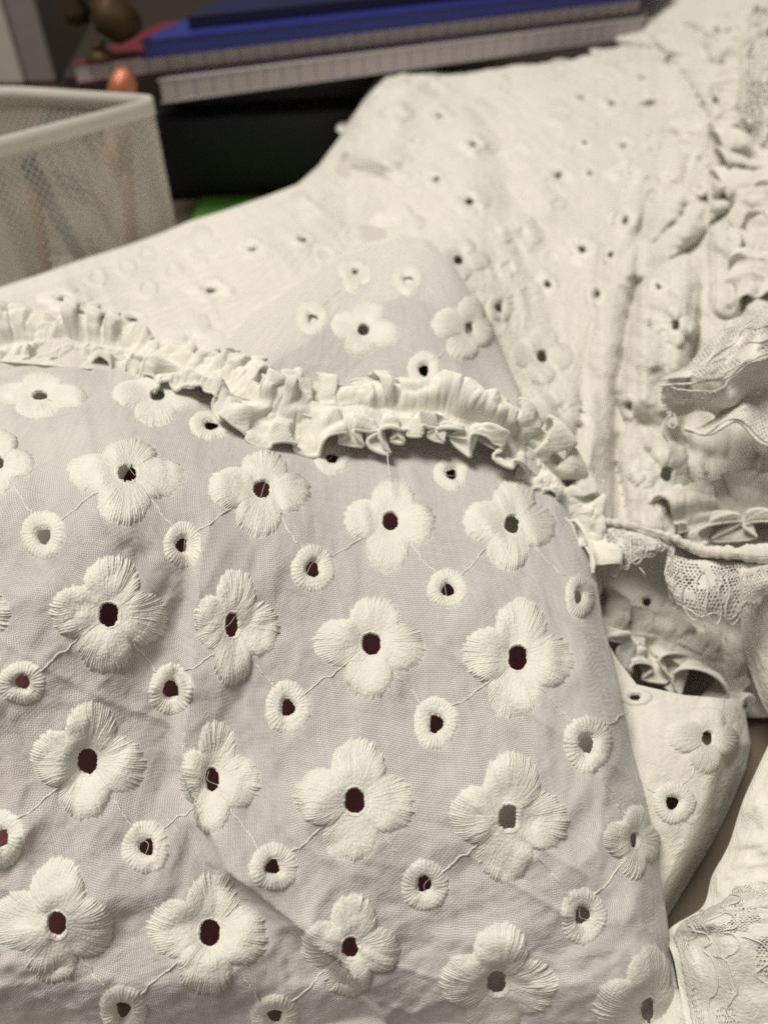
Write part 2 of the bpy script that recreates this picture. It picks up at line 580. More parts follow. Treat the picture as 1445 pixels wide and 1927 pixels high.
def zB(px, py):
    z = zB0(px, py)
    # fold edge of the tinted panel over the bright one behind it
    d, s, a = poly_dist(px, py, PEAK)
    fd = np.clip(a * 5, 0, 1) * np.clip((1 - a) * 4, 0, 1)
    z = z + fd * .8 * np.exp(-(d / 55) ** 2)
    sc_ = z / 18
    for line, wd, am in (
            ([(985, 420), (968, 370), (950, 310), (925, 265)], 24, .9),
            ([(640, 290), (648, 370), (672, 430), (720, 432), (768, 404)], 34, 1.6),
            ([(655, 215), (660, 280), (640, 340)], 10, .7),
            ([(850, 150), (915, 195), (990, 165)], 44, .75),
            ([(915, 235), (962, 320), (978, 410)], 28, .7),
            ([(1215, 190), (1228, 240)], 22, .6),
            ([(800, 130), (840, 190), (930, 210), (1040, 150), (1130, 90)], 26, .5),
            ([(1300, 30), (1290, 110), (1330, 170), (1385, 140)], 24, .4),
            ([(1390, 60), (1400, 150), (1380, 250), (1420, 320)], 26, .7),
            ([(1180, 880), (1210, 800), (1300, 850), (1445, 880)], 14, .6),
            ([(1330, 1010), (1345, 930), (1330, 850)], 12, .6),
            ([(1410, 1010), (1420, 930), (1425, 850)], 12, .7),
            ([(150, 520), (260, 505), (380, 480), (500, 420)], 26, .45),
            ([(30, 610), (200, 590), (380, 600), (520, 560)], 22, .35)):
        z = z + valley(px, py, line, wd * 1.25, am * .55 * sc_)
    z = z - valley(px, py, [(760, 140), (735, 240), (705, 330)], 40, .9 * sc_)
    X, Y = px * sc_ / 80, py * sc_ / 80
    rt = np.clip((px - 1020) / 300, 0, 1)
    z = z + sc_ * np.clip(.35 + (py - 60) / 420, .35, 1) * ((.16 + .26 * rt) * fbm(X * .42, Y * .42, 51, 3) + (.11 + .12 * rt) * fbm(X * 1.2 + Y * .4, Y * 1.1, 61, 3)
                   - .08 * ridged(X * .6 + Y * .4, Y * .6 - X * .2, 71) - .04 * ridged(X * 1.3 - Y * .6, Y * 1.1 + X * .5, 73))
    z = z - sc_ * np.clip((1000 - py) / 200, 0, 1) * .045 * ridged(X * 2.1 + Y * .9, Y * 1.9 - X * .7, 74)
    far = np.clip((900 - py) / 500, 0, 1)
    z = z + sc_ * far * .16 * fbm(X * .55 + 3, Y * .75, 77, 2)
    for pth, rad in FOLDS:
        d, sg, al = poly_dist(px, py, pth)
        pa = np.array(pth, float)
        cum = np.r_[0, np.cumsum(np.hypot(*np.diff(pa, axis=0).T))]
        zp = zB0(pa[:, 0], pa[:, 1])
        rc = np.interp(al, cum / cum[-1], rad) * (1 + .16 * vnoise(px / 60, py / 60, 171))
        zc = np.interp(al, cum / cum[-1], zp)
        R_ = rc * zc / F
        tp = np.clip(np.minimum(al, 1 - al) * 6, 0, 1)
        dp = np.minimum(.55 * R_, .45) * tp
        ins = dp - (R_ * .95 + dp) * np.sqrt(np.clip(1 - (d / rc) ** 2, 0, 1)) + R_ * (.18 * fbm(px / 34, py / 34, 173, 3) + .10 * vnoise(d * sg / 14, al * 5, 175)) * np.clip((1 - d / rc) * 4, 0, 1)
        z = z + np.where(d < rc, ins, dp * np.exp(-((d - rc) / (.26 * rc + 3)) ** 2))
    e = py - ytopB(px)
    z = z + 3.2 * np.exp(-np.clip(e, 0, 400) / 14)
    return z


TOPB = np.array([(-160, 590), (-60, 562), (0, 541), (80, 515), (150, 490), (230, 465), (300, 440), (360, 415), (420, 397), (500, 370), (560, 347), (600, 312), (640, 258), (680, 190), (705, 150), (735, 124), (765, 118),
                 (800, 122), (850, 128), (900, 125), (950, 116), (1000, 106), (1060, 88), (1110, 66), (1150, 36), (1185, 0), (1240, -70), (1330, -140), (1560, -180)], float)


def ytopB(x):
    return np.interp(x, TOPB[:, 0], TOPB[:, 1])


BOTB = np.array([(-160, 700), (0, 680), (300, 705), (640, 800), (800, 815), (900, 830), (1000, 885), (1060, 950), (1100, 985), (1140, 990), (1200, 1000), (1262, 1022), (1320, 1048), (1390, 1052), (1560, 1060)], float)


def ybotB(x):
    return np.interp(x, BOTB[:, 0], BOTB[:, 1])


zL0 = tps([(1100, 1250, 14.6), (1190, 1300, 14.2), (1250, 1350, 13.8), (1333, 1388, 13.8), (1267, 1511, 13.0), (1180, 1500, 13.2), (1230, 1700, 12.8), (1390, 1350, 14.4), (1380, 1500, 13.6), (1200, 1900, 13), (1100, 1600, 13.4)], 1e-3)
XRL = np.array([(1150, 1380), (1300, 1388), (1330, 1400), (1400, 1411), (1450, 1402), (1520, 1372), (1600, 1334), (1680, 1290), (1740, 1262), (1900, 1240)], float)


def zL(px, py):
    z = zL0(px, py)
    e = np.interp(py, XRL[:, 0], XRL[:, 1]) - px
    z = z + 1.6 * np.clip(1 - e / 60, 0, 1) ** 2.2
    X, Y = px / 95, py / 95
    return z + .14 * fbm(X * .5, Y * .45, 81, 3) - .05 * ridged(X * .8, Y * .5, 85) + valley(px, py, [(1340, 1560), (1350, 1480), (1390, 1400)], 12, .25)


def zdesk(py):
    return 14.5 / (.695 + .719 * (py - CY) / F)


zI0 = tps([(1100, 1050, 17.2), (1250, 1060, 18), (1445, 1080, 18), (1140, 1200, 16.2), (1250, 1200, 17), (1320, 1240, 16.8), (1445, 1300, 17.4), (1200, 1340, 17), (1400, 1400, 17.6), (1300, 1550, 17.5), (1420, 1600, 16.5), (1150, 1600, 18)], 1e-3)


def zI(px, py):
    z = zI0(px, py) - valley(px, py, [(1120, 1165), (1200, 1190), (1280, 1205), (1350, 1245)], 24, .9) + valley(px, py, [(1180, 1225), (1230, 1260), (1290, 1290)], 22, .9)
    X, Y = px / 80, py / 80
    return np.minimum(z + .3 * fbm(X * .6, Y * .6, 91, 3) + .08 * fbm(X * 1.8, Y * 1.8, 93, 2), zdesk(py) - .06 - .25 * np.clip((1328 - py) / 60, 0, 1))


# ------------------------------------------------------------------ what is stitched on: flowers (hole x, y, extents left right top bottom), eyelets
FA = [(75, 744, 85, 90, 45, 42), (297, 741, 85, 85, 48, 62), (241, 886, 108, 105, 58, 100), (494, 917, 98, 92, 70, 95), (735, 978, 88, 85, 75, 95), (965, 985, 93, 80, 82, 86),
      (-5, 870, 90, 75, 60, 65), (205, 1157, 108, 110, 107, 108), (437, 1175, 70, 88, 104, 115), (699, 1209, 103, 103, 84, 110), (974, 1237, 102, 104, 108, 113), (-75, 1150, 100, 97, 100, 100),
      (165, 1433, 105, 110, 115, 112), (397, 1468, 57, 93, 112, 102), (668, 1508, 112, 109, 118, 112), (957, 1540, 112, 111, 122, 115), (1195, 1580, 58, 42, 66, 78), (108, 1742, 118, 102, 123, 110),
      (396, 1755, 114, 104, 116, 115), (660, 1786, 95, 95, 105, 85), (935, 1851, 110, 110, 113, 105), (1222, 1904, 105, 70, 122, 100), (518, 796, 48, 44, 30, 38)]
EA = [(82, 1007, 42, 48), (344, 1025, 36, 45), (590, 1070, 42, 46), (843, 1108, 40, 39), (1090, 1122, 28, 42), (398, 799, 42, 28), (625, 860, 36, 33), (850, 890, 35, 33), (42, 1285, 47, 41), (322, 1298, 43, 50),
      (542, 1332, 44, 52), (820, 1361, 43, 52), (1105, 1400, 47, 56), (2, 1578, 44, 55), (275, 1594, 46, 52), (515, 1632, 47, 47), (799, 1667, 46, 50), (1097, 1725, 45, 55), (232, 1903, 45, 52), (517, 1915, 47, 45)]
LA = [(0, 6), (0, 2), (1, 2), (1, 3), (2, 3), (2, 4), (3, 4), (3, 5), (4, 5), (8, 7), (8, 11), (9, 7), (9, 8), (10, 8), (10, 9), (11, 9), (11, 10), (12, 10), (12, 16), (13, 12), (14, 12), (14, 13), (15, 13), (15, 14), (16, 14), (16, 15),
      (17, 15), (17, 16), (18, 17), (18, 18), (19, 18), (19, 19)]
FB = [(683, 620, 58, 72, 56, 54), (885, 618, 72, 42, 62, 58), (668, 508, 36, 34, 20, 46), (1020, 670, 60, 60, 60, 56), (862, 489, 48, 62, 42, 42), (883, 377, 42, 42, 34, 36), (890, 270, 32, 32, 24, 26), (827, 216, 30, 30, 22, 24),
      (1150, 193, 30, 30, 24, 24), (1050, 330, 32, 32, 26, 26), (1172, 272, 26, 28, 24, 24), (1095, 467, 42, 38, 36, 36), (1175, 414, 34, 28, 32, 34), (1255, 113, 26, 26, 20, 20), (475, 468, 40, 40, 24, 22), (397, 546, 52, 50, 28, 26),
      (120, 562, 54, 54, 26, 24), (1270, 611, 52, 44, 44, 46), (1255, 890, 74, 72, 58, 76), (1425, 440, 60, 60, 50, 60)]
EB = [(588, 597, 32, 32), (768, 525, 32, 30), (798, 695, 32, 36), (940, 578, 26, 28), (820, 336, 20, 18), (1092, 182, 15, 13), (1110, 325, 16, 14), (1100, 267, 16, 14), (1147, 478, 20, 20), (1030, 533, 24, 24), (1205, 145, 14, 12),
      (10, 596, 28, 16), (1122, 553, 18, 24), (1238, 538, 22, 20), (1182, 765, 22, 26), (570, 450, 26, 16), (250, 600, 34, 18)]
NB_, NE_ = len(FB), len(EB)


def in_peak(x, y):
    return y > np.interp(x, [p[0] for p in PEAK], [p[1] for p in PEAK]) and 400 < x < 1030


g_ = np.random.default_rng(12)
taken = [(q[0], q[1], (q[2] + q[3]) / 2) for q in FB] + [(q[0], q[1], q[2]) for q in EB]
for _ in range(6000):
    x, y = g_.uniform(-60, 1440), g_.uniform(60, 1000)
    if y < ytopB(x) + 26 or y > min(ybotB(x), 1020) - 60 or in_peak(x, y) or in_peak(x + 40, y) or in_peak(x - 40, y + 30) or (x > 1060 and y > 380):
        continue
    big_ = g_.uniform() < .86
    r_ = (.98 if big_ else .42) * 1155 / float(zB0(x, y))
    if any(math.hypot(x - q[0], (y - q[1]) * 1.3) < 1.02 * (q[2] + r_) for q in taken):
        continue
    taken.append((x, y, r_))
    vq = .72 if y < 420 else .86
    if big_:
        FB.append((x, y, r_, r_ * .96, r_ * vq, r_ * vq))
    else:
        EB.append((x, y, r_, r_ * vq))
FL = [(1333, 1388, 78, 58, 62, 70)]
EL = [(1267, 1511, 42, 40), (1195, 1312, 34, 17)]
EI = [(1218, 1132, 34, 26), (1266, 1240, 34, 24)]


def cut(px, py, fl, el):
    """True where the cloth is kept"""
    keep = np.ones(px.shape, bool)
    for x, y, l, r, t, b in fl:
        keep &= ((px - x) / (.20 * (l + r) / 2)) ** 2 + ((py - y) / (.25 * (t + b) / 2)) ** 2 > 1
    for x, y, a, b in el:
        keep &= ((px - x) / (a * .36)) ** 2 + ((py - y) / (b * .38)) ** 2 > 1
    return keep


def panel(name, PX, PY, zf, mat, holes=None, extra=None, kind=None, solid=0):
    Z = zf(PX, PY)
    G = P(PX, PY, Z)
    keep = None
    if holes:
        qx = (PX[:-1, :-1] + PX[1:, 1:]) / 2
        qy = (PY[:-1, :-1] + PY[1:, 1:]) / 2
        keep = cut(qx, qy, *holes)
    if extra is not None:
        G, keep = extra(G, keep)
    V = G.reshape(-1, 3)
    o = mesh(name, V, grid_faces(G.shape[0], G.shape[1], keep), mat, root, grid_uv(G), kind=kind)
    if solid:
        md = o.modifiers.new('thickness', 'SOLIDIFY')
        md.thickness = solid * .01
        md.offset = -1
    return o


# front (sheer) panel
nx, ny = 340, 350
s, t = np.meshgrid(np.linspace(0, 1, nx), np.linspace(0, 1, ny))
xs = -130 + s * 1250
yt = ruff_y(xs) - 12
PY = yt + t * (2055 - yt)
PX = -130 + s * (xr(PY) + 130)


def under_edge(G, keep):
    # the right edge turns under and runs back beneath the panel
    cols = [G[:, -1]]
    base = G[:, -1]
    for k, (dx, dz) in enumerate(((2, .25), (0, .5), (-8, .7), (-25, .85), (-60, .95), (-110, 1.0))):
        px = PX[:, -1] + dx
        z = zA(PX[:, -1], PY[:, -1]) + dz
        cols.append(P(px, PY[:, -1], z))
    G2 = np.concatenate([G] + [c[:, None] for c in cols[1:]], 1)
    if keep is not None:
        keep = np.concatenate([keep, np.ones((keep.shape[0], len(cols) - 1), bool)], 1)
    return G2, keep


panel('front_panel', PX, PY, zA, M_SHEER, (FA, EA), under_edge)

# back panel
nx, ny = 400, 300
s, t = np.meshgrid(np.linspace(0, 1, nx), np.linspace(0, 1, ny) ** 1.15)
PX = -160 + s * 1720
yt, yb = ytopB(PX), ybotB(PX)
PY = yt + t * (yb - yt)


def drop_back(G, keep):
    top = G[0]
    rows = []
    for k, (back, down) in enumerate(((3.2, .95), (2.6, .7), (1.8, .4), (1.0, .18), (.4, .06))):
        q = top.copy()
        q[:, 1] += back
        q[:, 2] = top[:, 2] * (1 - down) + .1 * down
        rows.append(q[None])
    G2 = np.concatenate(rows + [G], 0)
    if keep is not None:
        keep = np.concatenate([np.ones((len(rows), keep.shape[1]), bool), keep], 0)
    return G2, keep


_cut = cut


def cut(px, py, fl, el):
    k = _cut(px, py, fl, el)
    pk = np.interp(px, [p[0] for p in PEAK], [p[1] for p in PEAK])
    return k & ~((px > 430) & (px < 1000) & (py > pk + 120))


panel('back_panel', PX, PY, zB, M_BACK, (FB[3:NB_], EB[3:NE_]), drop_back)
cut = _cut
# the sheer front carries on behind the frill up to a folded peak
def zU(px, py):
    X, Y = px / 95, py / 95
    pk = np.interp(px, [p[0] for p in PEAK], [p[1] for p in PEAK])
    return zB0(px, py) - .16 + .09 * fbm(X * .8, Y * .8, 57, 4) - .05 * ridged(X * .8 + Y * .4, Y * .8 - X * .5, 58) + 1.2 * np.exp(-np.clip(py - pk, 0, 300) / 9)


s, t = np.meshgrid(np.linspace(0, 1, 190), np.linspace(0, 1, 130))
PXu = 400 + s * 628
yt = np.interp(PXu, [p[0] for p in PEAK], [p[1] for p in PEAK])
yb = np.maximum(ybotB(PXu), yt + 12)
panel('upper_panel', PXu, yt + t * (yb - yt), zU, M_SHEER, (FB[:3], EB[:3]))
# an under layer of plain cloth behind the back panel
s, t = np.meshgrid(np.linspace(0, 1, 90), np.linspace(0, 1, 60))
PX2 = -150 + s * 1700
yt, yb = ytopB(PX2) + 8, ybotB(PX2) - 4
edge = np.interp(PX2, [-150, 700, 760, 830, 900, 1700], [0, 0, 130, 130, 0, 0])
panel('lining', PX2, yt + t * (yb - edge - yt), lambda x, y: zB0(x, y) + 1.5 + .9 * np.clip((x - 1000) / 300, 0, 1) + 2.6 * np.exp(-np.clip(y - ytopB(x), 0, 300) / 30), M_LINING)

# under layers of the front panel: right strip and left upper corner
yy = np.linspace(960, 2050, 90)
xl = np.interp(yy, [960, 1010, 1060, 1110, 1300, 1400, 1470, 1500, 1600, 1640, 1670, 1770, 1800, 1830, 2050], [900, 920, 1050, 1055, 1055, 1040, 950, 900, 890, 930, 1150, 1170, 930, 860, 850])
s = np.linspace(0, 1, 40)
PX3 = xl[:, None] + s[None] * (xr(yy)[:, None] - 14 - xl[:, None])
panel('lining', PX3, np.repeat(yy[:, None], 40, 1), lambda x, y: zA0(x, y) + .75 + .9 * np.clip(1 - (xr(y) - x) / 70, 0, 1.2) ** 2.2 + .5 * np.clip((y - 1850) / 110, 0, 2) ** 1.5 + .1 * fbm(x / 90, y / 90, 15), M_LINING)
yy = np.linspace(690, 1120, 50)
xq = np.interp(yy, [690, 740, 885, 1030, 1120], [372, 348, 242, 152, 60])
PX4 = -150 + s[None] * (xq[:, None] + 150)
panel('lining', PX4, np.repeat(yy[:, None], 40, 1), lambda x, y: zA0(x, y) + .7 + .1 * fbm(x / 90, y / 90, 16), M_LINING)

# lower panel beside the front one, and the shaded inner folds behind it
yl = np.array([(1080, 1190), (1130, 1185), (1165, 1242), (1200, 1288), (1290, 1308), (1385, 1316), (1440, 1330)], float)
s, t = np.meshgrid(np.linspace(0, 1, 90), np.linspace(0, 1, 150))
x0 = 1085 + s * 310
yt = np.interp(x0, yl[:, 0], yl[:, 1])
PY = yt + t * (1900 - yt)
PX = 1085 + s * (np.interp(PY, XRL[:, 0], XRL[:, 1]) - 1085)
panel('lower_panel', PX, PY, zL, M_BACK, (FL, EL))
s, t = np.meshgrid(np.linspace(0, 1, 120), np.linspace(0, 1, 110))
panel('inner_fold', 1080 + s * 460, 1000 + t * 330, zI, M_BACK, ([], EI))
s, t = np.meshgrid(np.linspace(0, 1, 60), np.linspace(0, 1, 90))
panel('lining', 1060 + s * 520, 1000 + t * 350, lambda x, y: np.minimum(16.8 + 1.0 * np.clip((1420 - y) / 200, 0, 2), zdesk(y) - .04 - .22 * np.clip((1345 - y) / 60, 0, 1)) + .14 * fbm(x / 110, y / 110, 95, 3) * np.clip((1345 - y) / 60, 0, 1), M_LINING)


# ------------------------------------------------------------------ embroidery
def conform(zf, px, py, h):
    e = 3.0
    z = zf(px, py)
    p = P(px, py, z)
    gx = P(px + e, py, zf(px + e, py)) - P(px - e, py, zf(px - e, py))
    gy = P(px, py + e, zf(px, py + e)) - P(px, py - e, zf(px, py - e))
    n = np.cross(gy, gx)
    n /= np.linalg.norm(n, axis=-1)[..., None] + 1e-12
    to = CAM - p
    n *= np.sign((n * to).sum(-1))[..., None]
    return p + n * h[..., None]


def stitched(zf, spec, ph0, ph1, outline, r_in, H, nth, seed, nr=11, spt=4, wrap=False, amp=.016, lift=0.0, rot=0.0):
    """a satin-stitched pad: ridged by its threads, from the hole edge to a ragged outer edge"""
    x, y, l, r, t, b = spec
    g = np.random.default_rng(seed)
    n = nth * spt + (0 if wrap else 1)
    k = np.arange(n)
    ti = np.minimum(k // spt, nth - 1)
    fr = (k % spt) / spt
    rnd = g.uniform(-1, 1, nth)
    rl = g.uniform(-1, 1, nth)
    ph = ph0 + (ph1 - ph0) * k / (nth * spt)
    ridge = np.sqrt(np.abs(np.sin(np.pi * fr)))
    ro = outline(ph) * (1 + .038 * rl[ti] + .045 * (ridge - .6))
    q = np.linspace(0, 1, nr)
    q = q + .06 * np.sin(q * 2 * np.pi)
    # threads sway a little sideways on their way out
    sway = .05 * vnoise(ph * 3 + seed, np.zeros_like(ph), 100 + seed % 7)
    R = (r_in(ph) * (1 + .06 * rnd[ti]))[:, None] * (1 - q)[None] + ro[:, None] * q[None]
    PHI = ph[:, None] + rot + (sway[:, None] * q[None] * (1 - q)[None] * 2)
    a, c = R * np.cos(PHI), R * np.sin(PHI)
    px = x + np.where(a > 0, a * r, a * l)
    py = y + np.where(c > 0, c * b, c * t)
    if wrap:
        prof = (1 - np.abs(2 * q - 1) ** 2.4) ** .8
    else:
        prof = np.where(q < .62, 1 - (1 - np.minimum(q / .62, 1)) ** 2.1, np.clip(1 - (np.clip(q - .62, 0, 1) / .38) ** 2.0, 0, 1) ** .8)
        prof = np.maximum(prof, .04)
    if wrap:
        across = np.ones(n)
    else:
        w_ = (ph - (ph0 + ph1) / 2) / ((ph1 - ph0) / 2)
        across = 1 - .55 * np.abs(w_) ** 3
    h = H * prof[None] * across[:, None] * (1 + .10 * rnd[ti])[:, None]
    h = h + amp * (ridge - .5)[:, None] * (prof * (.35 + .65 * q))[None] + lift * prof[None]
    h[:, 0] = -.05 if wrap else 0
    h[:, -1] = -.012
    V = conform(zf, px, py, h)
    return V.transpose(1, 0, 2).reshape(-1, 3), grid_faces(nr, n, wrap=wrap)


def lobes(seed, wid=1.0):
    g = np.random.default_rng(seed)
    sc_ = g.uniform(.95, 1.03, 4)

    def f(ph):
        k = np.round(ph / (np.pi / 2)).astype(int)
        d = ph - k * np.pi / 2
        return (.56 * np.cos(d) + np.sqrt(np.clip(.475 ** 2 - (.56 * np.sin(d)) ** 2, .04, 1))) / 1.03 * sc_[k % 4] * 1.02
    return f


def flower(zf, spec, seed, fine=True, scale=1.0, rot=.10, mat=None, rin=.20):
    mat = mat or M_THREAD
    ol = lobes(seed)
    if fine:
        v, fc = stitched(zf, spec, 0, 2 * np.pi, lambda p: .27 + 0 * p, lambda p: .155 + .055 * np.abs(np.sin(p)), .014 * scale, 40, seed, 6, 4, True, .004)
        root_ = mesh('flower', v, fc, mat, root)
        order = [0, 1, 2, 3]
        random.Random(seed).shuffle(order)
        for k in range(4):
            c = k * np.pi / 2
            hw = np.pi / 4 * 1.05
            v, fc = stitched(zf, spec, c - hw, c + hw, ol, lambda p: .165 + .055 * np.abs(np.sin(p)), .060 * scale, 34, seed * 7 + k, 14, 4, False, .010 * scale, .009 * order[k], rot)
            mesh('petal', v, fc, mat, root_)
    else:
        v, fc = stitched(zf, spec, 0, 2 * np.pi, ol, lambda p: rin + 0 * p, .07 * scale, 72, seed, 9, 3, True, .016 * scale, 0, rot)
        mesh('flower', v, fc, mat, root)


def eyelet(zf, e, seed, scale=1.0, nth=34, mat=None):
    mat = mat or M_THREAD
    x, y, a, b = e
    v, fc = stitched(zf, (x, y, a, a, b, b), 0, 2 * np.pi, lambda p: 1 + .03 * np.sin(3 * p + seed), lambda p: .28 + .03 * np.abs(np.sin(p)) + .03 * np.sin(3 * p + seed), .040 * scale, nth, seed, 9, 4, True, .016 * scale)
    mesh('eyelet', v, fc, mat, root)


def link(zf, p, q, seed, rad=.0125):
    p, q = np.array(p, float), np.array(q, float)
    t = np.linspace(0, 1, 26)
    d = q - p
    nrm = np.array([-d[1], d[0]]) / np.hypot(*d)
    L_ = np.hypot(*d)
    off = 3.0 * vnoise(t * 5, t * 0 + seed, 200) + 1.2 * vnoise(t * 14, t * 0 + seed, 201)
    c = p + t[:, None] * d + off[:, None] * nrm
    pts = conform(zf, c[:, 0], c[:, 1], .006 + .008 * vnoise(t * 9, t * 0 + seed, 202))
    v, fc = tube(pts, rad * (1 + .25 * vnoise(t * 12, t * 0 + seed, 203)), 6)
    mesh('joining_thread', v, fc, M_THREAD, root)


for i, s_ in enumerate(FA):
    flower(zA, s_, 300 + i, True)
for i, e in enumerate(EA):
    eyelet(zA, e, 500 + i)
for ei, fi in LA:
    e, fl = EA[ei], FA[fi]
    a, b = np.array(fl[:2], float), np.array(e[:2], float)
    d = b - a
    ang = math.atan2(d[1], d[0])
    rx_, ry_ = (fl[3] if d[0] > 0 else fl[2]), (fl[5] if d[1] > 0 else fl[4])
    p = a + .66 * np.array([rx_ * math.cos(ang), ry_ * math.sin(ang)])
    q = b - .9 * np.array([e[2] * math.cos(ang), e[3] * math.sin(ang)])
    link(zA, p, q, ei * 31 + fi)
link(zA, (1143, 1362), (1180, 1340), 7)
for i, s_ in enumerate(FB):
    big = i in (0, 1, 2, 3, 4, 17, 18, 19)
    if i in (0, 1, 2):
        flower(zU, s_, 700 + i, True, .9, .25)
        continue
    flower(zB, s_, 700 + i, big, .95, .1, M_THREAD if big else M_THREAD_B, .20 if i < NB_ else .07)
for i, e in enumerate(EB):
    eyelet(zU if i < 3 else zB, e, 800 + i, 1.0, 26, None if i < 4 else M_THREAD_B)
link(zU, (758, 652), (785, 672), 91)
link(zU, (842, 662), (815, 676), 92)
link(zU, (640, 545), (606, 575), 93)
link(zB, (905, 532), (928, 560), 94)
link(zB, (992, 540), (958, 563), 95)
for i, s_ in enumerate(FL):
    flower(zL, s_, 900 + i)
for i, e in enumerate(EL):
    eyelet(zL, e, 920 + i)
link(zL, (1310, 1440), (1285, 1478), 96)
link(zL, (1205, 1470), (1235, 1496), 97)
for i, e in enumerate(EI):
    eyelet(zI, e, 940 + i)


# ------------------------------------------------------------------ the gathered frill
def smooth_path(pts, n):
    pts = np.array(pts, float)
    d = np.r_[0, np.cumsum(np.hypot(*np.diff(pts, axis=0).T))]
    c = cr1(pts, np.linspace(0, 1, 600))
    dd = np.r_[0, np.cumsum(np.hypot(*np.diff(c, axis=0).T))]
    tt = np.linspace(0, dd[-1], n)
    return np.stack([np.interp(tt, dd, c[:, i]) for i in range(c.shape[1])], 1)


def frill(name, path, zf, up_w, lo_w, lam, amp, seed, mat, raise_=.15, n=1100, rows=34, law=False):
    c = smooth_path(path, n)
    z = zf(c[:, 0], c[:, 1]) - raise_
    k = np.ones(41) / 41
    z = np.convolve(np.pad(z, 20, mode='edge'), k, 'valid')
    p = P(c[:, 0], c[:, 1], z)
    T = np.gradient(p, axis=0)
    T /= np.linalg.norm(T, axis=1)[:, None]
    Nn = CAM - p
    Nn /= np.linalg.norm(Nn, axis=1)[:, None]
    Nn = Nn * .75 + np.array([0, -.1, .65])
    Nn -= (Nn * T).sum(1)[:, None] * T
    Nn /= np.linalg.norm(Nn, axis=1)[:, None]
    B = np.cross(T, Nn)            # towards the lower side of the picture or the upper one
    B *= np.sign((B @ -UP).mean())
    s = np.r_[0, np.cumsum(np.linalg.norm(np.diff(p, axis=0), axis=1))]
    t = np.linspace(-1, 1, rows)[:, None]
    at = np.abs(t)
    side = (t > 0).astype(float)
    S = s[None] + 0 * t
    ph_u = 2 * np.pi * (s / lam + .55 * vnoise(s / lam * .55, s * 0, seed))
    ph_l = 2 * np.pi * (s / (lam * 1.15) + .6 * vnoise(s / lam * .5, s * 0 + 3, seed + 1))
    ph = np.where(t > 0, ph_l[None], ph_u[None]) + .5 * vnoise(S / lam * 1.5, t * 2 + S * 0, seed + 2)
    va = np.where(t > 0, 1 + .45 * vnoise(s / lam * .45, s * 0, seed + 3)[None], 1 + .5 * vnoise(s / lam * .5, s * 0 + 9, seed + 4)[None])
    wd = np.where(t > 0, lo_w, up_w) * (1 + .22 * vnoise(S / lam * .45, S * 0 + side * 5, seed + 5))
    grow = at ** .75
    if law:
        wd = wd * np.interp(c[:, 0], [-100, 250, 520, 800, 1040], [1.6, 1.5, 1.3, 1.0, 1.0])[None]
    puff = (.20 + .22 * vnoise(S / lam * .9, S * 0 + side * 4, seed + 6)) * np.sin(np.pi * np.clip(at * .85, 0, 1) ** .8)
    cre = ridged(S / lam * 1.3 + .35 * vnoise(S * 2, t * 2, seed + 14), t * .5 + side * 3 + S * 0, seed + 15)
    cre2 = ridged(S / lam * 2.9 + .4 * vnoise(S * 2, t * 2, seed + 18), t * .8 + side * 5 + S * 0, seed + 19)
    mod = np.clip(.75 + .9 * vnoise(S / lam * .5, side * 5 + S * 0, seed + 20), .15, 1.7)
    nrm = puff + amp * va * mod * at ** .8 * np.sin(ph) - .09 * np.clip(cre, 0, 1) * np.clip(at * 3, .3, 1) - .05 * np.clip(cre2, 0, 1) + .22 * vnoise(S * 1.9, t * 1.6, seed + 7) + .08 * vnoise(S * 4.5, t * 3.5, seed + 8) + .035 * vnoise(S * 9, t * 7, seed + 16) - .06 * np.clip(ridged(S * 3.1 + .5 * vnoise(S * 1.5, t * 3, seed + 24), t * 1.6 + S * .4, seed + 25), 0, 1)
    tan = -amp * .85 * va * mod * at ** 1.2 * np.sin(2 * ph + .6 * np.sin(ph * .5)) + .22 * at * vnoise(S * 1.3, side * 3 + S * 0, seed + 9) + .06 * vnoise(S * 3.5, t * 2, seed + 17)
    nrm = nrm * np.clip(at * 3.2 + .15, 0, 1)
    amax = np.where(t > 0, .52 + .40 * vnoise(S / lam * .6, S * 0 + 2, seed + 21), -.75 + .45 * vnoise(S / lam * .6, S * 0 + 8, seed + 22))
    al = amax * at
    ww = wd * (1 + .22 * mod * np.cos(ph + .8) * at + .4 * at * vnoise(S * 1.15, side * 7 + S * 0, seed + 11))
    bb = np.sign(t) * (ww * np.sin(al) / amax - nrm * np.sin(al)) + .07 * vnoise(S * 2.6, t * 2, seed + 13)
    nn_ = ww / amax * (1 - np.cos(al)) * .9 + nrm * np.cos(al)
    V = p[None] + T[None] * tan[..., None] + Nn[None] * nn_[..., None] + B[None] * bb[..., None]
    # the seam down the middle is drawn in
    V = V - Nn[None] * (.03 * np.exp(-(t / .12) ** 2))[..., None]
    o = mesh(name, V.reshape(-1, 3), grid_faces(rows, n), mat, root, np.stack([S * 2.2, t * wd * 1.0 + 0 * S], -1).reshape(-1, 2))
    md = o.modifiers.new('thickness', 'SOLIDIFY')
    md.thickness = .00035
    md.offset = 0
    for j, nm in ((0, 'hem'), (rows - 1, 'hem')):
        v, fc = tube(V[j][::2], .036 + .010 * vnoise(s[::2] * 6, s[::2] * 0, seed + 12), 6)
        mesh(nm, v, fc, mat, o, np.stack([np.repeat(s[::2] * 2, 6), np.tile(np.arange(6) * .02, len(s[::2]))], 1))
    return o


def zR(px, py):
    return np.minimum(zA0(px, py), zB0(px, py))


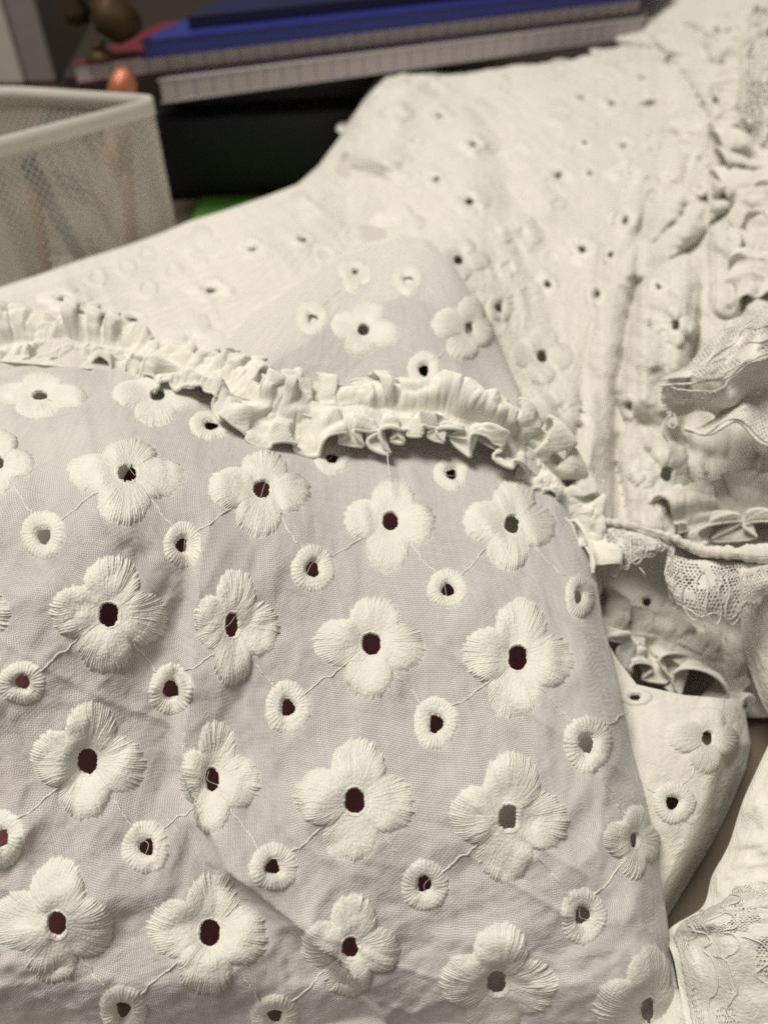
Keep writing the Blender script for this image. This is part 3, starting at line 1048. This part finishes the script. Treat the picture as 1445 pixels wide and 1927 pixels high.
frill('frill', RUFF, lambda x, y: zB0(x, y) - .1, .58, .54, .52, .19, 400, M_FRILL, np.interp(smooth_path(RUFF, 1900)[:, 0], [0, 350, 600, 1100], [.38, .36, .24, .20]), n=1900, rows=44, law=True)
frill('frill', [(1095, 1172), (1180, 1188), (1255, 1206), (1330, 1242), (1400, 1300)], lambda x, y: zI0(x, y) - .9, .8, .7, .8, .24, 430, M_BACK, .1, n=700)
frill('frill', [(1262, 985), (1320, 968), (1390, 958), (1470, 960), (1560, 950)], lambda x, y: zB0(x, y) - .15, .62, .55, .75, .26, 450, M_BACK, .3, n=700)
frill('frill', [(1395, 40), (1412, 130), (1402, 210), (1428, 290), (1450, 360)], zB0, 1.1, 1.1, 1.2, .38, 470, M_BACK, .5, n=900)
frill('frill', [(1480, 330), (1450, 400), (1455, 480), (1430, 560)], zB0, .9, .9, 1.0, .30, 490, M_BACK, .6, n=700)


# ------------------------------------------------------------------ lace
def lace(name, fn, la, lb, pitch, seed, solid_fn=None, mat=None, mask=None, amp=.03, parent=None, low=.10):
    g = np.random.default_rng(seed)
    dx, dy = pitch, pitch * math.sqrt(3) / 2
    nr_, nc_ = int(lb / dy), int(la / dx)
    outer, inner, idx = [], [], {}
    V2, Fs = [], []

    def vid(a, b):
        key = (round(a / pitch * 50), round(b / pitch * 50))
        if key not in idx:
            idx[key] = len(V2)
            V2.append((a, b))
        return idx[key]
    an = np.radians(30 + 60 * np.arange(6))
    R = pitch / math.sqrt(3)
    for r in range(nr_):
        for c in range(nc_):
            a = (c + .5 + .5 * (r % 2)) * dx
            b = (r + .5) * dy
            if mask is not None and not mask(a / la, b / lb):
                continue
            o_ = [vid(a + R * math.cos(x), b + R * math.sin(x)) for x in an]
            k = solid_fn(a, b) if solid_fn else .6
            k = k * g.uniform(.75, 1.15)
            if k < .22:
                V2.append((a, b))
                m = len(V2) - 1
                for i in range(6):
                    Fs.append([o_[i], o_[(i + 1) % 6], m])
                continue
            k = min(k, .84)
            i_ = []
            for x in an:
                V2.append((a + R * k * math.cos(x), b + R * k * math.sin(x)))
                i_.append(len(V2) - 1)
            for i in range(6):
                Fs.append([o_[i], o_[(i + 1) % 6], i_[(i + 1) % 6], i_[i]])
    Q = np.array(V2)
    ja = Q[:, 0] + pitch * .16 * vnoise(Q[:, 0] / pitch * .7, Q[:, 1] / pitch * .7, seed)
    jb = Q[:, 1] + pitch * .16 * vnoise(Q[:, 0] / pitch * .7 + 9, Q[:, 1] / pitch * .7, seed + 1)
    u, v = np.clip(ja / la, 0, 1), np.clip(jb / lb, 0, 1)
    p = fn(u, v)
    e = .01
    n = np.cross(fn(np.clip(u + e, 0, 1), v) - fn(np.clip(u - e, 0, 1), v), fn(u, np.clip(v + e, 0, 1)) - fn(u, np.clip(v - e, 0, 1)))
    n /= np.linalg.norm(n, axis=1)[:, None] + 1e-9
    p = p + n * (amp * fbm(ja * 3, jb * 3, seed + 2, 3) + low * fbm(ja * 1.1, jb * 1.3, seed + 6, 2) + .010 * vnoise(ja / pitch * 2, jb / pitch * 2, seed + 4))[:, None]
    o = mesh(name, p, Fs, mat or M_LACE, parent or root)
    md = o.modifiers.new('thickness', 'SOLIDIFY')
    md.thickness = .00022
    md.offset = 0
    return o


def cord(fn, pts, rad, seed, parent, lift=.02):
    pts = smooth_path(np.array(pts, float), max(30, len(pts) * 7))
    t = np.arange(len(pts))
    pts = pts + .006 * np.stack([vnoise(t * .35, t * 0, seed), vnoise(t * .35, t * 0 + 4, seed)], 1)
    u, v = np.clip(pts[:, 0], 0, 1), np.clip(pts[:, 1], 0, 1)
    p = fn(u, v)
    e = .01
    n = np.cross(fn(np.clip(u + e, 0, 1), v) - fn(np.clip(u - e, 0, 1), v), fn(u, np.clip(v + e, 0, 1)) - fn(u, np.clip(v - e, 0, 1)))
    n /= np.linalg.norm(n, axis=1)[:, None] + 1e-9
    n *= np.sign((n * (CAM - p)).sum(1))[:, None]
    vv, ff = tube(p + n * lift, rad, 6)
    mesh('cord', vv, ff, M_LACE, parent)


def motif(seed, sx, sy):
    def f(a, b):
        v = float(vnoise(a * sx, b * sy, seed))
        return .12 if v > .12 else (.62 if v > -.35 else .80)
    return f


# lace standing up over the bodice
f1 = net([[(1335, 640, 15.6), (1365, 606, 15.2), (1402, 596, 15.2), (1445, 556, 14.9), (1500, 548, 15.1), (1560, 520, 15)],
          [(1285, 690, 15.1), (1335, 662, 14.5), (1388, 648, 14.8), (1430, 612, 14.2), (1490, 606, 14.6), (1560, 575, 14.4)],
          [(1240, 726, 14.6), (1300, 722, 14.0), (1362, 713, 14.3), (1418, 676, 13.7), (1470, 660, 14.1), (1560, 620, 13.9)]])
open_net = lambda sd, th=.1: (lambda a, b: .12 if float(vnoise(a * 2.4, b * 3.0, sd)) > th else .66)
o = lace('lace_trim', f1, 2.6, 1.9, .07, 21, open_net(22), low=.16)
cord(f1, [(0, 1), (.1, .985), (.2, 1), (.3, .97), (.4, 1), (.5, .98), (.6, 1), (.7, .98), (.8, 1), (.9, .97), (1, 1)], .024, 1, o, .0)
cord(f1, [(.0, .7), (.12, .62), (.2, .75), (.32, .66), (.42, .8), (.52, .66), (.62, .78), (.75, .68), (.9, .8)], .014, 2, o)
cord(f1, [(.2, .9), (.26, .55), (.36, .45), (.40, .2), (.52, .3), (.58, .55), (.7, .45), (.74, .15)], .014, 5, o)
f2 = net([[(1240, 728, 14.62), (1300, 724, 14.05), (1362, 715, 14.35), (1418, 678, 13.75), (1470, 662, 14.15), (1560, 622, 13.95)],
          [(1244, 756, 14.75), (1290, 752, 14.9), (1352, 760, 14.6), (1402, 728, 14.9), (1465, 700, 14.6), (1560, 670, 14.8)],
          [(1262, 786, 14.8), (1312, 782, 15.4), (1350, 796, 15.1), (1396, 768, 15.6), (1462, 742, 15.3), (1560, 720, 15.5)]])
lace('lace_trim', f2, 2.4, 1.1, .065, 25, open_net(26, -.2), low=.16)
f3 = net([[(1352, 775, 15.2), (1378, 748, 15.1), (1415, 742, 14.9), (1460, 728, 14.9), (1560, 720, 14.8)],
          [(1322, 796, 14.7), (1362, 784, 14.8), (1402, 762, 14.4), (1455, 782, 14.6), (1560, 790, 14.4)],
          [(1288, 806, 14.5), (1334, 818, 14.2), (1384, 794, 14.2), (1440, 838, 14.1), (1560, 880, 14.0)]])
o = lace('lace_trim', f3, 2.2, 1.0, .06, 29, lambda a, b: .76 if .2 < b < .72 else .4, low=.12)
cord(f3, [(0, 1), (.08, .97), (.16, 1), (.3, .95), (.4, 1), (.5, .97), (.6, .98), (.7, 1), (.85, .97), (1, 1)], .04, 3, o, .0)

# lace along the hem
f4 = net([[(1128, 985, 15.2), (1165, 992, 15.1), (1205, 1003, 15.0), (1262, 1020, 14.9), (1268, 1045, 14.6), (1330, 1052, 14.5), (1392, 1060, 14.4), (1440, 1060, 14.3), (1530, 1060, 14.3)],
          [(1140, 1022, 14.9), (1170, 1035, 14.6), (1215, 1030, 14.6), (1262, 1035, 14.8), (1255, 1092, 14.2), (1325, 1110, 13.9), (1388, 1105, 14.1), (1440, 1085, 13.7), (1530, 1090, 13.7)],
          [(1152, 1058, 15.0), (1180, 1076, 14.6), (1216, 1052, 14.7), (1258, 1050, 15.0), (1275, 1148, 14.4), (1328, 1180, 14.0), (1384, 1180, 14.4), (1440, 1130, 14.0), (1530, 1140, 14)]])


def hem_motif(a, b):
    v = float(vnoise(a * 2.6, b * 3.2, 33))
    return .10 if v > .25 else (.60 if v > -.15 else .84)


o = lace('lace_trim', f4, 5.2, 1.15, .07, 31, hem_motif, mask=lambda u, v: v < .93 - .12 * abs(math.sin(u * 26)))
for k in range(13):
    u0 = k / 13
    cord(f4, [(u0, .15), (u0 + .02, .5), (u0 + .012, .8), (u0 + .04, .95), (u0 + .068, .82), (u0 + .06, .5), (u0 + .075, .2)], .014, 40 + k, o)
cord(f4, [(i / 52, .9 - .10 * abs(math.sin(i / 52 * 26))) for i in range(53)], .016, 60, o, .0)

# rolled hem above that lace
hp = smooth_path([(1120, 978, 15.1), (1160, 984, 15.0), (1210, 994, 14.9), (1262, 1010, 14.7), (1320, 1035, 14.5), (1380, 1040, 14.3), (1445, 1042, 14.2), (1540, 1045, 14.2)], 120)
tt = np.arange(120)
v, fc = tube(P(hp[:, 0], hp[:, 1], hp[:, 2]), .055 + .03 * vnoise(tt * .16, tt * 0, 9) + .025 * vnoise(tt * .4, tt * 0, 12) + .10 * np.clip((tt - 45) / 40, 0, 1) * (1 + .5 * vnoise(tt * .22, tt * 0, 13)) + .012 * vnoise(tt * .9, tt * 0, 10), 20)
mesh('hem', v, fc, M_BACK, root, np.stack([np.repeat(tt * .06, 20), np.tile(np.arange(20) * .05, 120)], 1))

# hanging cloth at the far right, in the shade of the lace
f5 = net([[(1390, 1090, 16), (1450, 1080, 15), (1560, 1080, 15)],
          [(1392, 1160, 16), (1450, 1150, 14.8), (1560, 1140, 14.8)],
          [(1402, 1230, 15.8), (1455, 1230, 14.6), (1560, 1220, 14.6)],
          [(1425, 1300, 15.4), (1470, 1310, 14.6), (1560, 1300, 14.4)],
          [(1460, 1370, 15.2), (1500, 1380, 14.6), (1560, 1380, 14.4)]])
s, t = np.meshgrid(np.linspace(0, 1, 60), np.linspace(0, 1, 80))
G = f5(s, t)
G = G + (.10 * fbm(s * 3, t * 5, 131, 3))[..., None] * np.array([0, -.6, .8])
mesh('side_panel', G.reshape(-1, 3), grid_faces(80, 60), M_BACK, root, grid_uv(G))

# gathered cuff with lace in the lower right corner
f6 = net([[(1470, 1395, 14.8), (1448, 1395, 13.4), (1480, 1385, 12.4), (1570, 1370, 12)],
          [(1430, 1500, 14.6), (1398, 1505, 13.2), (1440, 1500, 12.2), (1570, 1480, 11.8)],
          [(1390, 1590, 14.4), (1372, 1588, 13.0), (1430, 1580, 12.0), (1570, 1560, 11.6)],
          [(1370, 1650, 14.2), (1340, 1648, 12.8), (1410, 1640, 11.9), (1570, 1630, 11.4)],
          [(1350, 1705, 13.3), (1322, 1706, 12.6), (1400, 1690, 11.7), (1570, 1690, 11.2)],
          [(1290, 1760, 13.0), (1258, 1752, 12.6), (1360, 1730, 11.6), (1570, 1740, 11.1)],
          [(1300, 1830, 12.8), (1272, 1815, 12.1), (1370, 1800, 11.5), (1570, 1810, 11.0)],
          [(1320, 2000, 12.0), (1302, 1990, 11.7), (1390, 1980, 11.4), (1570, 1980, 11.0)]])


def cuff(u, v, lift=0.0):
    u, v = np.broadcast_arrays(u, v)
    p = f6(u, v)
    n = CAM - p
    n = n / np.linalg.norm(n, axis=-1)[..., None]
    h = .14 * fbm(u * 4, v * 7, 141, 3) + .09 * np.sin(v * 46 + 3 * vnoise(u * 3, v * 6, 144)) * np.exp(-((u - .35) / .3) ** 2) + lift
    return p + n * h[..., None]


s, t = np.meshgrid(np.linspace(0, 1, 110), np.linspace(0, 1, 240))
G = cuff(s, t)
mesh('cuff', G.reshape(-1, 3), grid_faces(240, 110), M_FRILL, root, grid_uv(G))
fl6 = lambda u, v: cuff(.40 + .6 * u, .50 + .5 * v, .022)
o = lace('lace_trim', fl6, 3.0, 3.6, .07, 51, lambda a, b: .1 if float(vnoise(a * 2.2, b * 2.8, 52)) > -.28 else .7, mask=lambda u, v: u > .34 - v * .6 or v > .55, low=.0, amp=.012)
for k, (u0, v0) in enumerate(((.12, .42), (.30, .25), (.22, .66), (.40, .52), (.34, .86), (.55, .75))):
    cord(fl6, [(u0, v0 - .16), (u0 + .10, v0 - .12), (u0 + .13, v0 - .03), (u0 + .05, v0 + .02), (u0 + .11, v0 + .06), (u0 + .12, v0 + .15), (u0 + .02, v0 + .2), (u0 + .04, v0 + .3)], .013, 150 + k, o, .03)
# fluffy lace in the far upper right
f7 = net([[(1395, 80, 27), (1430, 70, 26), (1540, 60, 26)],
          [(1385, 180, 25), (1430, 180, 23.5), (1540, 170, 23.5)],
          [(1395, 290, 24), (1435, 290, 22.5), (1540, 280, 22.5)],
          [(1420, 350, 23.5), (1450, 350, 22), (1540, 340, 22)]])
lace('lace_trim', lambda u, v: f7(u, v) + (.35 * fbm(np.asarray(u) * 5, np.asarray(v) * 8, 161, 3))[..., None] * np.array([0, -.6, .8]), 2.6, 5.0, .12, 55, motif(56, 1.5, 1.5))
# loose thread ends
for k, pts in enumerate(([(1262, 775, 14.6), (1248, 795, 14.4), (1246, 815, 14.3), (1256, 832, 14.5)], [(1268, 778, 14.5), (1272, 795, 14.3), (1266, 806, 14.2), (1258, 800, 14.3), (1262, 793, 14.4)],
                         [(1203, 1068, 14.4), (1212, 1080, 14.3), (1216, 1092, 14.5)], [(728, 838, 14.2), (730, 870, 13.6), (735, 905, 13.2)])):
    c = smooth_path(pts, 24)
    v, fc = tube(P(c[:, 0], c[:, 1], c[:, 2]), .011, 5)
    mesh('loose_thread', v, fc, M_LACE, root)

g_ = np.random.default_rng(5)
for x, y, a, b in [EA[k] for k in (1, 3, 2, 6, 7, 16, 17, 14)] + [(q[0], q[1], 44, 50) for q in (FA[2], FA[3], FA[13], FA[8])]:
    an = g_.uniform(0, 6.28)
    c = np.array([(x + a * .36 * math.cos(an), y + b * .36 * math.sin(an)), (x + g_.uniform(-6, 6), y + g_.uniform(-6, 6)), (x + a * .34 * math.cos(an + 2.4), y + b * .34 * math.sin(an + 2.4))])
    c = smooth_path(c, 14)
    v, fc = tube(conform(zA, c[:, 0], c[:, 1], np.linspace(.01, -.02, 14)), .0035, 4)
    mesh('loose_thread', v, fc, M_THREAD, root)

# ------------------------------------------------------------------ maroon notebook under the front panel
M_MAROON = plain('maroon_cover', (.125, .040, .045), .55, bump=.2, scale=700)
a, b, c_ = P(-140, 880, 13.6), P(1030, 905, 15.2), P(-140, 1868, 12.0)
nb = thing('notebook', 'maroon covered notebook lying beneath the sheer front of the blouse', 'notebook', (a + b) / 2)
ex, ey = b - a, c_ - a
nn = np.cross(ex, ey)
nn /= np.linalg.norm(nn)
nn *= np.sign(nn[2])
v, f = box(a, ex, ey, nn * .12, .03)
mesh('cover', v, f, M_MAROON, nb, smooth=False)
v, f = box(a - nn * .8 + ex * .01 + ey * .01, ex * .98, ey * .98, nn * .79)
M_PAGE = plain('paper', (.62, .56, .54), .8, scale=100, var=.08)
mesh('page_block', v, f, M_PAGE, nb, smooth=False)
v, f = box(a - nn * .93, ex, ey, nn * .12, .03)
mesh('cover', v, f, M_MAROON, nb, smooth=False)

# ------------------------------------------------------------------ mesh pen cup
M_CUP = plain('grey_enamel', (.56, .53, .47), .45, scale=200, var=.08)
HC = 6.5
foot = np.array([(-7.55, 28.5), (-13.6, 22.3), (-19, 25), (-18.5, 29.0), (-13, 29.6)])


def rounded(poly, r, n=7):
    out = []
    m = len(poly)
    for i in range(m):
        p, a, b = poly[i], poly[i - 1], poly[(i + 1) % m]
        da, db = (a - p) / np.linalg.norm(a - p), (b - p) / np.linalg.norm(b - p)
        p0, p1 = p + da * r, p + db * r
        for k in np.linspace(0, 1, n):
            out.append((1 - k) ** 2 * p0 + 2 * k * (1 - k) * p + k * k * p1)
    return np.array(out)


ring = rounded(foot, .7)
ring = np.concatenate([ring, ring[:1]])
dd = np.r_[0, np.cumsum(np.linalg.norm(np.diff(ring, axis=0), axis=1))]
LEN = dd[-1]
cup = thing('pen_cup', 'pale grey wire mesh pen cup with solid rim standing behind the blouse', 'pen cup', (-14, 26.5, 0))


def cup_pt(a, h, off=0.0):
    x = np.interp(a % LEN, dd, ring[:, 0])
    y = np.interp(a % LEN, dd, ring[:, 1])
    c = np.array([-14, 26.8])
    d = np.stack([x - c[0], y - c[1]], -1)
    d /= np.linalg.norm(d, axis=-1)[..., None]
    return np.stack([x + d[..., 0] * off, y + d[..., 1] * off, np.broadcast_to(h, x.shape)], -1)


na = int(LEN / .25)
pa, phh = LEN / na, .30
nh = int((HC - .5) / phh * 2)
cell_a, cell_h = [], []
for r in range(nh):
    for c in range(na):
        cell_a.append((c + .5 * (r % 2)) * pa)
        cell_h.append(.15 + r * phh / 2)
ca, ch_ = np.array(cell_a), np.array(cell_h)
VA, VH = [], []
for k in (1.0, .70):
    for da, dh in ((.5, 0), (0, .5), (-.5, 0), (0, -.5)):
        VA.append(ca + da * pa * k)
        VH.append(ch_ + dh * phh * k)
V = cup_pt(np.stack(VA, 1), np.stack(VH, 1)).reshape(-1, 3)
base = np.arange(len(ca))[:, None, None] * 8
q = np.array([[i, (i + 1) % 4, 4 + (i + 1) % 4, 4 + i] for i in range(4)])
o = mesh('mesh_wall', V, (base + q[None]).reshape(-1, 4), M_CUP, cup, kind='stuff')
md = o.modifiers.new('thickness', 'SOLIDIFY')
md.thickness = .0003
aa = np.linspace(0, LEN, 160, endpoint=False)
for nm, h0, h1 in (('rim', HC - .50, HC + .02), ('base_band', 0, .25)):
    prof = [(.0, h0), (.07, h0), (.085, (h0 + h1) / 2), (.07, h1), (.0, h1 + .02), (-.06, h1), (-.06, h0), (0.0, h0)]
    V = np.stack([cup_pt(aa, h, of) for of, h in prof], 0)
    mesh(nm, V.reshape(-1, 3), grid_faces(len(prof), len(aa), wrap=True), M_CUP, cup)
pts = cup_pt(aa, .04)
mesh('floor_plate', np.concatenate([pts, [[-14, 26.5, .04]]]), [[i, (i + 1) % 160, 160] for i in range(160)], M_CUP, cup)

# what stands in the cup
M_COPPER = plain('copper', (.50, .19, .11), .40, metal=.55, bump=1.0, scale=900, var=.2)
M_ORANGE = plain('orange_lacquer', (.36, .13, .045), .4)
M_BROWN = plain('brown_lacquer', (.16, .075, .045), .4)
M_GREY = plain('grey_plastic', (.16, .17, .19), .4)
M_PALE = plain('pale_card', (.60, .56, .50), .8)
M_BLACK = plain('black_plastic', (.012, .012, .016), .45)


def pen(name, label, foot_, head, rad, mat, capmat, caplen, group='pens in the mesh cup'):
    foot_, head = np.array(foot_, float), np.array(head, float)
    d = head - foot_
    Ln = np.linalg.norm(d)
    t_ = thing(name, label, 'pen', foot_, group)
    v, f = lathe([(0, 0), (rad * .3, .02), (rad, .6), (rad, Ln - caplen), (0, Ln - caplen)], foot_, d, 18)
    mesh('barrel', v, f, mat, t_)
    r2 = rad * 1.25
    v, f = lathe([(0, Ln - caplen - .02), (r2, Ln - caplen), (r2, Ln - caplen * .35), (r2 * .92, Ln - caplen * .2), (r2 * .6, Ln - .08), (0, Ln)], foot_, d, 18)
    mesh('cap', v, f, capmat, t_)


tip = ground_pt(240, 128, 7.35)
tip = P(238, 127, 27.4)
rt = thing('pen', 'copper domed pen with orange barrel leaning at the rim of the mesh cup', 'pen', (tip[0] - 1.0, tip[1] - .5, .1))
dr = tip - np.array([tip[0] - 2.6, tip[1] - 1.0, .1])
Ln = np.linalg.norm(dr)
fp = tip - dr
v, f = lathe([(0, 0), (.36, .05), (.36, Ln - 1.1), (0, Ln - 1.05)], fp, dr, 24)
mesh('barrel', v, f, M_ORANGE, rt)
prof = [(0, Ln - 1.22), (.45, Ln - 1.2), (.50, Ln - 1.05), (.50, Ln - .75)]
prof += [(.50 * math.cos(x), Ln - .75 + .75 * math.sin(x)) for x in np.linspace(.05, math.pi / 2, 10)]
v, f = lathe(prof, fp, dr, 32)
rr = np.random.default_rng(3).uniform(-.012, .012, v.shape)
mesh('cap', v + rr, f, M_COPPER, rt)
pen('pen', 'brown pen standing inside the mesh cup near its corner', (-9.6, 27.6, .1), (-8.9, 28.0, 5.6), .22, M_BROWN, M_BROWN, 1.2)
pen('pen', 'slim reddish brown pen inside the mesh cup beside grey pen', (-12.2, 25.6, .1), (-11.6, 26.3, 5.6), .20, M_BROWN, M_GREY, .8)
pen('pen', 'dark grey pen leaning inside the mesh cup', (-11.2, 27.6, .1), (-11.6, 25.9, 5.4), .24, M_GREY, M_BLACK, 1.4)
v, f = box((-16.5, 26.4, .1), (3.0, .6, 0), (-.5, 2.0, 0), (0, 0, 4.2), .05)
tag(mesh('card_box', v, f, M_PALE, smooth=False), 'small pale card box standing inside the mesh cup', 'box')

# ------------------------------------------------------------------ books on a black box
M_RED = plain('red_cover', (.13, .022, .032), .5, var=.1)
M_BLUE = plain('blue_cover', (.024, .032, .19), .4, var=.12)
M_NAVY = plain('navy_cover', (.012, .016, .06), .5)


def paper_mat():
    m, N, L, M, out = nt('ruled_page_edges')
    uv = N('TexCoord')
    sep = N('SeparateXYZ')
    L(uv.outputs['Object'], sep.inputs[0])
    r = M('ADD', M('MULTIPLY', sep.outputs[0], math.cos(.5)), M('MULTIPLY', sep.outputs[1], math.sin(.5)))
    fr = M('FRACT', M('MULTIPLY', r, 1 / .0074))
    ln = M('LESS_THAN', fr, .12)
    mx = N('Mix', data_type='RGBA')
    L(ln, mx.inputs[0])
    mx.inputs[6].default_value = (.47, .41, .41, 1)
    mx.inputs[7].default_value = (.27, .24, .28, 1)
    p = N('BsdfPrincipled', Roughness=.8)
    L(mx.outputs[2], p.inputs['Base Color'])
    L(p.outputs[0], out.inputs[0])
    return m


M_RULED = paper_mat()
_d = ground_pt(1110, 84, 4.9) - ground_pt(303, 196, 4.9)
ANG = math.atan2(_d[1], _d[0])
e1 = np.array([math.cos(ANG), math.sin(ANG), 0])
ez = np.array([0, 0, 1.0])
ed = np.array([.30, .954, 0])


def book(name, label, cat, o, L_, W_, H_, cover, pages, group=None, covt=.07):
    o = np.array(o, float)
    t_ = thing(name, label, cat, o, group)
    v, f = box(o, e1 * L_, ed * W_, ez * covt, .02)
    mesh('cover', v, f, cover, t_, smooth=False)
    v, f = box(o + ez * (covt + .002) + e1 * .08 + ed * .05, e1 * (L_ - .16), ed * (W_ - .12), ez * (H_ - 2 * covt - .004), .02)
    mesh('page_block', v, f, pages, t_, smooth=False)
    v, f = box(o + ez * (H_ - covt), e1 * L_, ed * W_, ez * covt, .02)
    mesh('cover', v, f, cover, t_, smooth=False)


bo = ground_pt(303, 196, 4.9)
be = ground_pt(1110, 84, 4.9)
v, f = box(np.array([-15, 35.6, 0]), e1 * 0 + np.array([40, 6, 0]), np.array([-3, 20, 0]), ez * 3.4, .15)
blk = thing('storage_tray', 'black plastic tray under the notebooks behind the blouse', 'tray', (0, 45, 0))
mesh('body', v, f, M_BLACK, blk, smooth=False)
v, f = box(np.array([-14, 37.4, 3.4]), np.array([38, 5.7, 0]), np.array([-2.6, 18, 0]), ez * 1.45, .1)
mesh('lid', v, f, plain('dark_brown_plastic', (.03, .024, .02), .6), blk, smooth=False)
M_PAPERC = plain('grey_cover', (.45, .41, .42), .7)
book('notebook', 'pale squared notebook on the black tray, lowest of the stack', 'notebook', bo, 24, 16, .85, M_PAPERC, M_RULED, 'notebooks on the black tray')
lo = ground_pt(143, 161, 5.76)
book('notebook', 'red covered notebook with ruled page edges on the pale one', 'notebook', lo + ez * .0, 27, 7, .72, M_RED, M_RULED, 'notebooks on the black tray')
bl = ground_pt(268, 112, 6.5)
book('notebook', 'bright blue folder lying across the red notebook', 'folder', bl, 24, 5.0, .62, M_BLUE, M_BLUE, 'notebooks on the black tray')
nv = ground_pt(352, 60, 7.07)
book('notebook', 'navy notebook lying on top of the blue folder', 'notebook', nv, 24, 4, .5, M_NAVY, M_NAVY, 'notebooks on the black tray')

# brass ornament
M_BRASS = plain('brass', (.05, .03, .012), .6, metal=.5, bump=.5, scale=300, var=.4)
bp = ground_pt(192, 114, 6.5)
br = thing('ornament', 'small dark brass ornament standing at the corner of red notebook', 'ornament', bp)
v, f = lathe([(0, 0), (.55, .02), (.6, .12), (.35, .28), (.2, .45), (.32, .6), (0, .62)], bp, (0, 0, 1), 24)
mesh('foot', v, f, M_BRASS, br)
v, f = lathe([(0, .6)] + [(.85 * math.sin(x), 1.38 - .8 * math.cos(x)) for x in np.linspace(.2, 2.95, 14)] + [(0, 2.2)], bp + np.array([.6, .4, -.1]), (.1, 0, 1), 24)
mesh('globe', v + .16 * np.stack([vnoise(v[:, 0] * 1.7, v[:, 2] * 1.7, 301), vnoise(v[:, 1] * 1.7, v[:, 2] * 1.7, 302), vnoise(v[:, 0] * 1.7, v[:, 1] * 1.7, 303)], 1), f, M_BRASS, br)
v, f = lathe([(0, 1.2), (.4, 1.3), (.55, 1.7), (.3, 2.2), (.42, 2.5), (0, 2.7)], bp + np.array([-.6, .5, -.2]), (-.1, .1, 1), 20)
mesh('figure', v, f, M_BRASS, br)

# pale box file at the far left
M_FILE = plain('pale_grey_board', (.42, .40, .35), .8)
M_FILE_SHADE = plain('shaded_side_grey', (.20, .18, .165), .8)  # side face of the box turned from the light, shade put into its colour
p0 = ground_pt(57, 190, 3.0)
fo = np.array([p0[0], p0[1] + 14, 0])
k_ = (p0[1] + 14) / p0[1]
fo = np.array([p0[0] * k_, p0[1] * k_, 0])
bf = thing('box_file', 'pale grey box file standing upright behind the mesh cup', 'box file', fo)
v, f = box(fo + np.array([-9, 0, 0]), (9, 0, 0), (0, 14, 0), (0, 0, 26), .1)
mesh('body', v, f, M_FILE, bf, smooth=False)
v, f = box(fo + np.array([.003, .3, 0]), (1.9, .0, 0), (0, 13.4, 0), (0, 0, 25.6), .1)
mesh('shaded_side', v, f, M_FILE_SHADE, bf, smooth=False)
